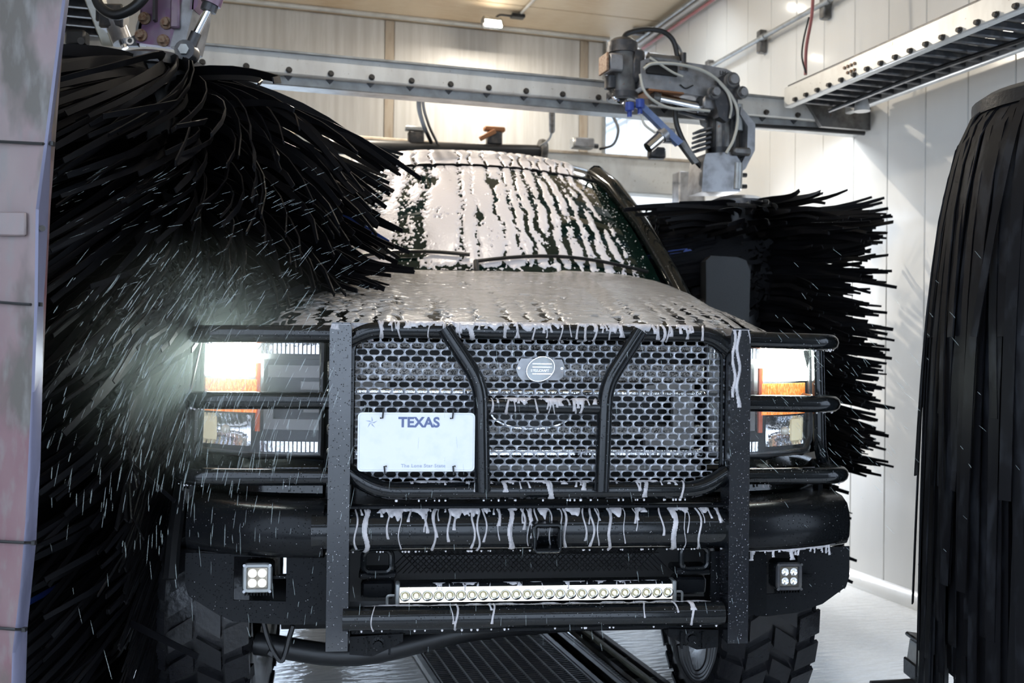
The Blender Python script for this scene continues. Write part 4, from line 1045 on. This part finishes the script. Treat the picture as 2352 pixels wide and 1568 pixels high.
# windshield
S, Tt = np.meshgrid(np.linspace(-.985, .985, 520), np.linspace(.0, 1.0, 300))
X, Yd = S * .76, Tt * .95
lf = fbm(X * 9 + 3, Yd * 5 + 1, 3); hf = fbm(X * 95 + 40, Yd * 62 + 11, 3); wob = (fbm(X * 0 + 5, Yd * 9 + 2, 2) - .5) * .035
m_ = .85 + .7 * (lf - .5)
for (c, wd, A_) in ((-.43, .030, 1.5), (-.32, .036, 1.7), (-.09, .018, 1.25), (-.01, .012, .95), (.13, .016, 1.25), (.235, .016, 1.3), (.31, .016, 1.5), (.385, .018, 1.6), (.455, .014, 2.0), (.53, .017, 2.1), (.60, .015, 2.1), (.67, .016, 2.2), (.745, .018, 2.2), (.82, .018, 2.2)):
    k = band(S + (fbm(X * 0 + c * 31, Yd * 8 + c * 11, 2) - .5) * .05 - .015 * np.sin(Yd * 4 + c * 9), c, wd * (1 + .9 * vn(X * 0 + c * 50, Yd * 14)))
    m_ -= A_ * k * ((.12 + 1.35 * hf) if c > .1 else (-.12 + 1.75 * hf))
m_ -= 1.6 * smooth(.62, .78, hf) * smooth(.56, .70, fbm(X * 14 + 9, Yd * 14 + 31, 2))          # pinholes
for (c, t_) in ((.02, .42), (-.36, .84), (-.27, .8), (.12, .80), (.16, .81)):
    m_ -= 2.0 * np.exp(-(((S - c) / .035) ** 2 + ((Tt - t_) / .045) ** 2)) * (.4 + hf)
lb_ = smooth(-.50, -.62, S + .12 * (1 - Tt) - .06 + .06 * (lf - .5))
m_ = m_ * (1 - lb_) + lb_ * (vn(X * 45, Yd * 190) * .7 + vn(X * 110, Yd * 260) * .5 - .66) * 2.4
rb_ = smooth(.83, .90, S + .03 * Tt + .05 * (hf - .5))
m_ = m_ * (1 - rb_) + rb_ * (vn(X * 160, Yd * 160) - .90) * 2
lo_ = smooth(.06, .015, Tt)
m_ -= lo_ * 1.6 * (hf + .1)
foam_sheet('foam_layer', ws_pt(S, Tt), np.tanh(m_ * 1.5) * (.004 + .006 * lf), 'foam', ws, flip=False)
# roof
S, Tt = np.meshgrid(np.linspace(-.67, .67, 420), np.linspace(.0, .4, 110))
X, Yd = S, Tt * 1.45
lf = fbm(X * 9 + 13, Yd * 5 + 1, 3); hf = fbm(X * 75 + 4, Yd * 75 + 1, 2)
m_ = .8 + .8 * (lf - .5)
for c in (-.28, -.20, -.06, .0, .07, .16, .21, .26, .31, .36, .41, .46, .51): m_ -= 1.5 * band(X + .01 * np.sin(Yd * 30 + c * 70), c, .010) * (.2 + 1.2 * hf)
lb_ = smooth(-.30, -.36, X); m_ = m_ * (1 - lb_) + lb_ * (vn(X * 60, Yd * 120) * .7 + vn(X * 120, Yd * 200) * .5 - .64) * 2.4
m_ -= 3 * smooth(.53, .60, X + .05 * (lf - .5))
foam_sheet('foam_layer', roof_pt(S, Tt), np.tanh(m_ * 1.5) * (.004 + .004 * lf), 'foam', roof)
# hood
S, Tt = np.meshgrid(np.linspace(-.735, .735, 520), np.linspace(0, 1, 300) ** 1.5)
X, Yd = S, Tt * 1.5
lf = fbm(X * 6 + 2, Yd * 6 + 4, 3); hf = fbm(X * 70 + 7, Yd * 90 + 3, 2); dash = fbm(X * 26 + 5, Yd * 60 + 8, 2)
m_ = .85 + .6 * (lf - .5)
front = smooth(.42, .08, Tt)
for (c, wd, A_) in ((-.56, .03, 1.6), (-.50, .018, 1.7), (-.45, .014, 1.3), (-.40, .02, 1.2), (-.34, .012, 1.3), (-.235, .022, 2.0), (-.20, .010, 1.0), (-.12, .008, 1.3), (-.03, .016, 1.5), (.03, .010, 1.3), (.085, .016, 1.7), (.13, .012, 1.3), (.30, .010, 1.1), (.36, .022, 1.6), (.44, .012, 1.5), (.50, .02, 1.7), (.56, .02, 2.0), (.62, .02, 2.0), (.67, .02, 2.1)):
    m_ -= A_ * band(X + .006 * np.sin(Yd * 80 + c * 90), c, wd) * front * (.05 + 1.45 * hf)
m_ -= 2.3 * smooth(.58, .74, dash) * smooth(-.2, -.42, X) * smooth(.05, .2, Tt) * smooth(.75, .5, Tt)
m_ -= 1.6 * smooth(.64, .8, dash) * smooth(.5, .62, lf)
m_ -= 2.5 * smooth(.86, 1.0, Tt) * smooth(.46, .60, vn(X * 40, Yd * 130))
lb_ = smooth(-.60, -.68, X + .05 * (hf - .5)) ; scr = 1 - np.abs(fbm(X * 30, Yd * 14, 2) - .5) * 14
m_ = m_ * (1 - lb_) + lb_ * (scr - .55)
foam_sheet('foam_layer', hood_pt(S, Tt), np.tanh(m_ * 1.4) * (.0025 + .005 * lf), 'foam_thin', hood)
# front lip of the hood, hanging threads
def wall_sheet(name, parent, u0, u1, ztop, zbot, vfun, base, n, lmax, seed, res=.0016, wmin=.0012, wmax=.003, material='foam_drip'):
    A_, D_ = np.meshgrid(np.arange(u0, u1, res), np.arange(0, ztop - zbot, res))
    Pt = np.stack([A_, vfun(A_, ztop - D_) * np.ones_like(A_), ztop - D_], -1)
    return foam_sheet(name, Pt, drip_mask(A_, D_, base, n, lmax, u0, u1, wmin, wmax, seed), material, parent, flip=True)
wall_sheet('foam_drip', hood, -.56, .56, 1.366, 1.315, lambda a, z: hood_front(np.abs(a - BX)) - .004 + (1.36 - z) * .1, .022, 40, .035, 3)
def tube_foam(parent, u0, u1, v, z, r_, base, n, lmax, seed, dens=None, wmin=.001, wmax=.0028):
    "foam that lies on a cross tube and runs round its front"
    A_, G_ = np.meshgrid(np.arange(u0, u1, .0016), np.linspace(R(115), R(-100), max(16, int(r_ * 3.7 / .002))))
    d = (R(115) - G_) * r_
    th = drip_mask(A_, d, base, n, lmax, u0, u1, wmin, wmax, seed)
    if dens is not None: th = th - (1 - dens(A_)) * .01
    Pt = np.stack([A_, v - r_ * np.cos(G_), z + r_ * np.sin(G_)], -1)
    return foam_sheet('foam_drip', Pt, th, 'foam_drip', parent, flip=True)
P_ = {}
for o in truck.children: P_.setdefault(o.name.split('.')[0], []).append(o)
tube_foam(P_['guard_top_bar'][0], -.44, .44, .035, zt, .0215, .026, 95, .055, 5)
tube_foam(P_['guard_cross_tube'][0], -.14, .15, .005, 1.148, .019, .028, 90, .04, 6)
tube_foam(bum, -.50, .52, .065, .815, .056, .046, 62, .17, 7, wmin=.0008, wmax=.0026)
tube_foam(P_['guard_lower_bar'][0], -.40, .42, .035, zb, .0235, .012, 40, .06, 8)
tube_foam(P_['lower_tube'][0], -.50, .49, .01, .595, .031, .006, 12, .10, 9)
tube_foam(lb, -.37, .38, .105, .648, .012, .010, 40, .02, 10)
pr_ = P_['guard_post'][1]; plf = P_['guard_post'][0]
wall_sheet('foam_drip', pr_, PU - .021, PU + .031, 1.358, 1.0, lambda a, z: -.0006, .022, 75, .36, 11, wmin=.0010, wmax=.0018)
wall_sheet('foam_drip', plf, -PU - .026, -PU + .026, 1.358, 1.25, lambda a, z: -.0006, .010, 60, .05, 12)
wr_ = P_['bumper_wing'][1]
wall_sheet('foam_drip', wr_, .57, .86, .757, .71, lambda a, z: .028 + .12 * ((np.abs(a) - .54) / .37).clip(0, 1) ** 1.8, .006, 60, .025, 14)
wall_sheet('foam_drip', P_['lamp_valance'][1], .55, .82, .968, .90, lambda a, z: .148 + .05 * (a - .5) + .25 * (a - .5) ** 3, .006, 45, .06, 15)
def beads(parent, pts, r0, r1, name='foam_beads', seed=0):
    g = random.Random(seed); mb = MB()
    for p in pts: mb.sphere(p, g.uniform(r0, r1), 6, (1, 1, 1.3))
    o = mb.build(name, 'foam', parent); o['kind'] = 'stuff'
g = random.Random(4)
for hp in P_['guard_hoop']:
    bb_ = [Vector(v.co) for v in hp.data.vertices]
    zmin = min(p.z for p in bb_); cand = [p for p in bb_ if p.z < zmin + .006 and p.y < .2]
    pts = []
    for _ in range(16):
        a, b = g.choice(cand), g.choice(cand); f_ = g.random(); q = a * f_ + b * (1 - f_)
        if abs(a.y - b.y) < .05: pts.append(q + Vector((0, .0, -.0005)))
    if pts: beads(hp, pts, .0015, .0032, seed=2)
beads(bum, [(g.uniform(-.5, .52), .06, .7585) for _ in range(46)], .0018, .0036, seed=3)
beads(P_['guard_lower_bar'][0], [(g.uniform(-.4, .42), .03, .897) for _ in range(40)], .0016, .003, seed=4)
beads(P_['lower_tube'][0], [(g.uniform(-.48, .48), .005, .5635) for _ in range(22)], .002, .0036, seed=5)
# runs on the right-hand and left-hand fender tops
for s, fdo in zip((-1, 1), P_['fender']):
    A_, V_ = np.meshgrid(np.linspace(.742, .955, 110), np.linspace(.36, 1.6, 260))
    zc = crown(np.minimum(V_, 1.66)); zz = zc - np.interp(A_, [.735, .76, .82, .90, .96], [.06, .085, .10, .125, .165])
    kk = np.interp(V_, [.22, .27, .33, .42, .55, 2], [.80, .87, .92, .965, .985, .985]); uo = .735 + (A_ - .735) * (kk - .735) / .25
    Pt = np.stack([s * uo + BX, V_, zz], -1)
    th = (vn(A_ * 130 + s * 9, V_ * 9) * .75 + vn(A_ * 60, V_ * 40) * .4 - .60) * .008
    foam_sheet('foam_runs', Pt, th, 'foam_thin', fdo, flip=(s < 0))

# ================================================================== BRUSHES
def clear_truck(p, wrap=False):
    "keep a strip outside the truck body: it lies on the hood or glass, or bends along the side"
    q = p - T_ORG; u, v, z = q.dot(tr), q.dot(td), p.z
    if p.x < -.9 and p.y < 2.5: p = Vector((p.x, 2.5, p.z))
    b_u = p.dot(br)
    if b_u < U_L + .04: p = p + br * (U_L + .04 - b_u)
    if b_u > U_R - .03: p = p - br * (b_u - U_R + .03)
    if v < .1 or v > 6: return p
    a = abs(u - BX)
    if wrap and a < 1.45 and v < 2.08 and 1.3 < z < 1.85: return p + td * (2.08 - v)
    if a > 1.05: return p
    if v < 1.68:
        top = float(crown(v)) + (.03 if a < .76 else -.05)
        if z >= top: return p
        if z > top - .14: z = top
        else: u = BX + math.copysign(1.06, u - BX)
    else:
        wsz = 1.66 + (v - 1.69) * .80 if v < 2.45 else 2.42
        hw = 1.05 if z < 1.65 else np.interp(z, [1.65, 2.2, 2.45], [1.0, .80, .74])
        if a > hw or z > wsz + .02: return p
        if v < 2.45 and z > wsz - .18 and not wrap: z = wsz + .02
        else: u = BX + math.copysign(hw, u - BX)
    return T_ORG + tr * u + td * v + Vector((0, 0, z))
def ribbon(mb, path, wv, w0, w1, th):
    "a solid flat strip along a path; wv = width direction"
    n = len(path); b = len(mb.v)
    for i, p in enumerate(path):
        t_ = (path[min(i + 1, n - 1)] - path[max(i - 1, 0)]).normalized()
        wd = (wv - t_ * wv.dot(t_)); wd = wd.normalized() if wd.length > 1e-4 else t_.orthogonal().normalized()
        nn = t_.cross(wd); f_ = i / (n - 1); hw = (w0 + (w1 - w0) * f_) / 2
        for sx, sy in ((-1, -1), (1, -1), (1, 1), (-1, 1)): mb.v.append(tuple(p + wd * hw * sx + nn * th / 2 * sy))
    for i in range(n - 1):
        a = b + 4 * i
        for j in range(4): mb.f.append((a + j, a + (j + 1) % 4, a + 4 + (j + 1) % 4, a + 4 + j))
    mb.f.append((b, b + 1, b + 2, b + 3)); e = b + 4 * (n - 1); mb.f.append((e + 3, e + 2, e + 1, e))
def spin_brush(name, label, c, z0, z1, r0, length, n_part, n_stuff, droop, lag, tilt, seed, upcurl=0, wrap=False, low=0):
    t = empty(name, (c[0], c[1], z0), 0, label, 'wash brush'); g = random.Random(seed); o3 = Vector((c[0], c[1], z0))
    core = MB().cyl((0, 0, -.02), (tilt.x * (z1 - z0), tilt.y * (z1 - z0), z1 - z0 + .02), r0, 20).build('core', 'plastic_dark', t)
    MB().lathe((tilt.x * (z1 - z0), tilt.y * (z1 - z0), z1 - z0), [(.0, .04), (.10, .04), (r0 * 1.25, .015), (r0 * 1.25, -.015), (.0, -.015)], 'z', 24).build('top_disc', 'gunmetal', t)
    acc = MB()
    for k in range(n_part + n_stuff):
        h = g.random() if k >= n_part else ((k + g.random()) / n_part)
        z = z0 + (z1 - z0) * h; a = g.uniform(0, 2 * math.pi)
        if k < n_part: a = g.uniform(R(-150), R(60))                 # the side towards the exit
        q1 = float(vn(a * 2.2 + seed, h * 9)); q2 = float(vn(a * 3.1 + seed * 2, h * 14 + 7)); q3 = float(fbm(a * 6 + seed * 3, h * 26 + 3, 2))
        ln = length * (.66 + .5 * q3 + g.uniform(-.06, .06)); dr = droop * (.55 + .9 * q1 + g.uniform(-.1, .1)); lg = lag * (.5 + .9 * q2 + g.uniform(-.08, .08))
        path = []; ax = o3 + Vector((tilt.x * (z - z0), tilt.y * (z - z0), z - z0)); wv_ = .02 * (q2 - .5)
        if low and z < low: ln *= .62 + .12 * q1
        uc = upcurl * q2 * smooth(.7, 1, h) * max(0, math.cos(a))
        for i in range(8):
            f_ = i / 7; aa = a - lg * f_ ** 1.3; rr = r0 * .9 + ln * f_
            p = ax + Vector((math.cos(aa) * rr, math.sin(aa) * rr, -dr * f_ ** 1.7 + uc * f_ ** 2 + wv_ * math.sin(f_ * 7)))
            p = clear_truck(p, wrap); p.z = max(p.z, .05); path.append(p - o3)
        tw = g.uniform(-.6, .6); wv = Vector((math.sin(a) * tw, -math.cos(a) * tw, 1)).normalized()
        w0 = g.uniform(.024, .040)
        if k < n_part:
            mb = MB(); ribbon(mb, path, wv, w0, w0 * g.uniform(.15, .5), .004)
            mb.build('strip', 'strip_blue' if (k % 97 == 60) else 'strip_black', t, smooth_ang=30)
        else: ribbon(acc, path, wv, w0 * 1.2, w0 * .4, .004)
    o = acc.build('strip_mass', 'strip_black', t, smooth_ang=30); o['kind'] = 'stuff'
    return t
spin_brush('wash_brush', 'large black spinning wash brush flung across hood and windshield beside stained cover', (-1.27, 3.42), .25, 2.24, .13, .76, 290, 1900, .27, .45, Vector((.02, 0, 0)), 21)
spin_brush('wash_brush', 'black spinning wash brush on the robotic arm beside the right wall', (1.13, 5.02), .22, 2.03, .13, .60, 290, 1500, .06, .25, Vector((0, 0, 0)), 22, upcurl=.14, wrap=True, low=.78)

def hang_brush(c, zt_, n_part, n_stuff, seed):
    t = empty('hanging_brush', (c[0], c[1], 0), 0, 'idle black brush with long strips hanging straight down', 'wash brush'); g = random.Random(seed)
    MB().lathe((0, 0, zt_), [(.0, .03), (.29, .03), (.32, .01), (.32, -.03), (.0, -.03)], 'z', 40).build('top_disc', 'rubber', t)
    MB().cyl((0, 0, .1), (0, 0, zt_ + .35), .07, 18).build('core', 'plastic_dark', t)
    MB().cyl((-.02, 0, zt_ + .03), (-.02, 0, zt_ + .13), .02, 10).build('top_pin', 'alu_dirty', t)
    acc = MB()
    for k in range(n_part + n_stuff):
        part = k < n_part
        a = (math.pi * (.55 + .95 * k / n_part) + g.uniform(-.05, .05)) if part else g.uniform(0, 2 * math.pi)
        lay = g.random(); rs = g.uniform(.9, 1.04) - (0 if part else .08)
        zend = g.choice((.25, .35, .5, .62, .9, 1.12, 1.35)) if part else g.uniform(.12, .5)
        zs = [zt_ + .012, zt_ - .03, zt_ - .14, zt_ - .36, zt_ - .62, 1.18, .8, .4, .12]
        rs_ = [.27, .316, .362, .402, .424, .436, .441, .443, .444]
        path = []; sw = g.uniform(-.16, .16); wb = g.uniform(-.025, .035)
        n = 9; zz_ = [zt_ + .012 + (zend - zt_ - .012) * (i / (n - 1)) ** 1.25 for i in range(n)]
        for i, z in enumerate(zz_):
            r_ = float(np.interp(-z, [-q for q in zs], rs_)) * rs + wb * (i / n) ** 2; aa = a + sw * (i / (n - 1)) ** 1.5
            path.append(Vector((math.cos(aa) * r_, math.sin(aa) * r_, z)))
        wv = Vector((-math.sin(a), math.cos(a), 0)); w0 = g.uniform(.026, .042)
        if part:
            mb = MB(); ribbon(mb, path, wv, w0, w0 * g.uniform(.7, 1), .004); mb.build('strip', 'strip_hang', t, smooth_ang=30)
        else: ribbon(acc, path, wv, .045, .045, .004)
    o = acc.build('strip_mass', 'strip_hang', t, smooth_ang=30); o['kind'] = 'stuff'
hang_brush((1.73, 3.02), 2.06, 230, 170, 5)
# frame beside the idle brush
t = empty('brush_stand', (0, 0, 0), 0, 'dark steel stand with clamps behind the idle hanging brush', 'stand')
q = wp(2150, 1200, 3.75)
MB().box((q.x, 3.75, .55), (.05, .05, 1.1), ch=.005).build('post', 'plastic_dark', t)
for y in (1115, 1250, 1290):
    MB().box(wp(2137, y, 3.72), (.03, .03, .03), ch=.005).build('clamp', 'gunmetal', t)
MB().tube([wp(2130, 1232, 3.71), wp(2120, 1262, 3.71), wp(2112, 1298, 3.71)], .006, 8).build('lever', 'plastic_dark', t)
MB().box((q.x, 3.75, .01), (.2, .2, .02), ch=.004).build('foot_plate', 'gunmetal', t)
t = empty('guide_box', (0, 0, 0), 0, 'grey metal guide box with black edges at the foot of the brush stand', 'box')
q = wp(2128, 1512, 3.5)
MB().box((q.x, 3.52, q.z), (.085, .10, .115), roty(R(8)), ch=.012).build('body', 'box_grey', t)
MB().box((q.x - .005, 3.52, q.z + .062), (.085, .11, .016), roty(R(8)), ch=.005).build('top_edge', 'rubber', t)
MB().box((q.x - .046, 3.52, q.z - .045), (.012, .11, .06), ch=.004).build('side_edge', 'rubber', t)
MB().cyl((q.x - .03, 3.468, q.z), (q.x - .03, 3.45, q.z), .006, 8).build('screw', 'bolt_dark', t)
MB().box((q.x, 3.52, (q.z - .06) / 2), (.05, .06, q.z - .06)).build('leg', 'gunmetal', t)
tag(MB().tube([wp(2000, 1572, 3.5), wp(2120, 1566, 3.5)], .014, 10).build('floor_pipe', 'plastic_dark'), 'black pipe on the wet floor beside the guide box', 'pipe')

# ================================================================== conveyor and floor fittings
t = empty('floor_grate', (0, 0, 0), B_YAW, 'dark steel floor grate under the middle of the truck', 'grate')
MB().box((1.12, 4.35, .006), (.62, 3.9, .012)).build('pit_cover', 'plastic_dark', t)
mb = MB()
for k in range(170): mb.box((1.12, 2.45 + .0225 * k, .022), (.58, .006, .018))
o = mb.build('grate_bars', 'gunmetal', t, smooth_ang=0); o['kind'] = 'stuff'
for k in range(11): MB().box((.84 + .056 * k, 4.35, .024), (.006, 3.85, .022)).build('carrier_bar', 'galvanised', t)
for s in (-1, 1): MB().box((1.12 + s * .30, 4.35, .018), (.02, 3.9, .036)).build('frame_bar', 'galvanised', t)
t = empty('conveyor_track', (0, 0, 0), B_YAW, 'wet steel conveyor track on the floor beside the front wheel', 'track')
MB().box((1.47, 3.9, .05), (.03, 3.2, .10), ch=.004).build('rail', 'polished_rod', t)
MB().box((1.61, 3.9, .04), (.03, 3.2, .08), ch=.004).build('rail', 'gunmetal', t)
MB().box((1.54, 3.9, .09), (.02, 3.0, .02), ch=.003).build('guide_strip', 'olive_steel', t)
for k in range(12): MB().cyl((1.485, 2.45 + .25 * k, .05), (1.595, 2.45 + .25 * k, .05), .025, 12).build('roller', 'gunmetal', t)
for k in range(3):
    MB().tube(bez([tp(1560 + 7 * k, 1480, .5), tp(1568 + 6 * k, 1520 - 3 * k, .5), tp(1590, 1556 - 7 * k, .5), tp(1615 - 3 * k, 1556 - 7 * k, .5), tp(1634 - 5 * k, 1520, .5), tp(1642 - 6 * k, 1480, .5)], 6), .010, 8).build('air_hose', 'rubber', truck)

# ================================================================== spray
def spray(name, label, n, region, direction, lr, rr_, seed):
    g = random.Random(seed); mb = MB()
    for _ in range(n):
        px, py, dpt = region(g); p = wp(px, py, dpt); d = Vector(direction(g, px, py)).normalized()
        L_ = g.uniform(*lr) * (.4 + .6 * g.random()); r_ = g.uniform(*rr_)
        s1 = d.orthogonal().normalized(); s2 = d.cross(s1); b = len(mb.v)
        mb.v += [tuple(p - d * L_ / 2), tuple(p + d * L_ / 2)]
        for f_ in (-.25, .3):
            for j in range(4):
                a = j * math.pi / 2; mb.v.append(tuple(p + d * L_ * f_ + (s1 * math.cos(a) + s2 * math.sin(a)) * r_))
        for j in range(4):
            k = (j + 1) % 4; mb.f += [(b, b + 2 + k, b + 2 + j), (b + 2 + j, b + 2 + k, b + 6 + k, b + 6 + j), (b + 1, b + 6 + j, b + 6 + k)]
    o = mb.build(name, 'water', smooth_ang=80); return tag(o, label, 'water drops', kind='stuff')
def rg_left(g):
    while True:
        px = g.gauss(430, 190); py = g.gauss(900, 190)
        if 100 < px < 840 and 560 < py < 1540: return px, py, g.uniform(2.15, 2.62)
spray('water_drops', 'flying water drops in front of the headlight beside the spinning brush and stained cover', 620, rg_left, lambda g, x, y: (-.40 - (900 - y) * .0012 + g.gauss(0, .07), 0, -1), (.02, .085), (.0005, .0012), 31)
def rg_up(g): return g.uniform(120, 880), g.uniform(380, 760), g.uniform(2.3, 2.7)
spray('water_mist_drops', 'fine water drops thrown off the spinning brush', 260, rg_up, lambda g, x, y: (-1, 0, -.5 + g.gauss(0, .15)), (.02, .06), (.0004, .0007), 32)
def rg_right(g): return g.gauss(1960, 130), g.gauss(920, 150), g.uniform(2.4, 2.8)
spray('water_drops', 'flying water drops beside the headlight nearer the white wall and idle brush', 150, rg_right, lambda g, x, y: (.7 + g.gauss(0, .1), g.gauss(0, .2), -.75), (.015, .05), (.0006, .0011), 33)
def rg_mid(g): return g.uniform(650, 1700), g.uniform(780, 1500), g.uniform(2.2, 2.5)
spray('water_drops', 'falling water drops before the grille guard', 150, rg_mid, lambda g, x, y: (.12 * (x - 1050) / 400 + g.gauss(0, .06), 0, -1), (.012, .04), (.0005, .0010), 34)

# ================================================================== mist lit by the left headlight
M = bpy.data.materials.new('mist'); M.use_nodes = True; nt = M.node_tree; N = nt.nodes; L = nt.links
N.remove(N['Principled BSDF'])
tc = N.new('ShaderNodeTexCoord'); ln = N.new('ShaderNodeVectorMath'); ln.operation = 'LENGTH'; L.new(tc.outputs['Object'], ln.inputs[0])
mr_ = N.new('ShaderNodeMapRange'); mr_.inputs[1].default_value = 1; mr_.inputs[2].default_value = .1; mr_.inputs[3].default_value = 0; mr_.inputs[4].default_value = 1
mr_.interpolation_type = 'SMOOTHSTEP'
L.new(ln.outputs['Value'], mr_.inputs[0])
nz = N.new('ShaderNodeTexNoise'); nz.inputs['Scale'].default_value = 3.0; L.new(tc.outputs['Object'], nz.inputs['Vector'])
mu = N.new('ShaderNodeMath'); mu.operation = 'MULTIPLY'; L.new(mr_.outputs[0], mu.inputs[0]); L.new(nz.outputs[0], mu.inputs[1])
m2 = N.new('ShaderNodeMath'); m2.operation = 'MULTIPLY'; m2.inputs[1].default_value = 1.9; L.new(mu.outputs[0], m2.inputs[0])
vs = N.new('ShaderNodeVolumeScatter'); vs.inputs['Color'].default_value = (.86, 1, .95, 1); vs.inputs['Anisotropy'].default_value = .3
L.new(m2.outputs[0], vs.inputs['Density']); L.new(vs.outputs[0], N['Material Output'].inputs['Volume']); MATS['mist'] = M
o = MB().sphere((0, 0, 0), 1, 24).build('mist_cloud', 'mist', loc=wp(470, 835, 2.66)); o.scale = (.46, .34, .40)
tag(o, 'faint glowing cloud of mist around the headlight beside the stained cover', 'mist', kind='stuff')
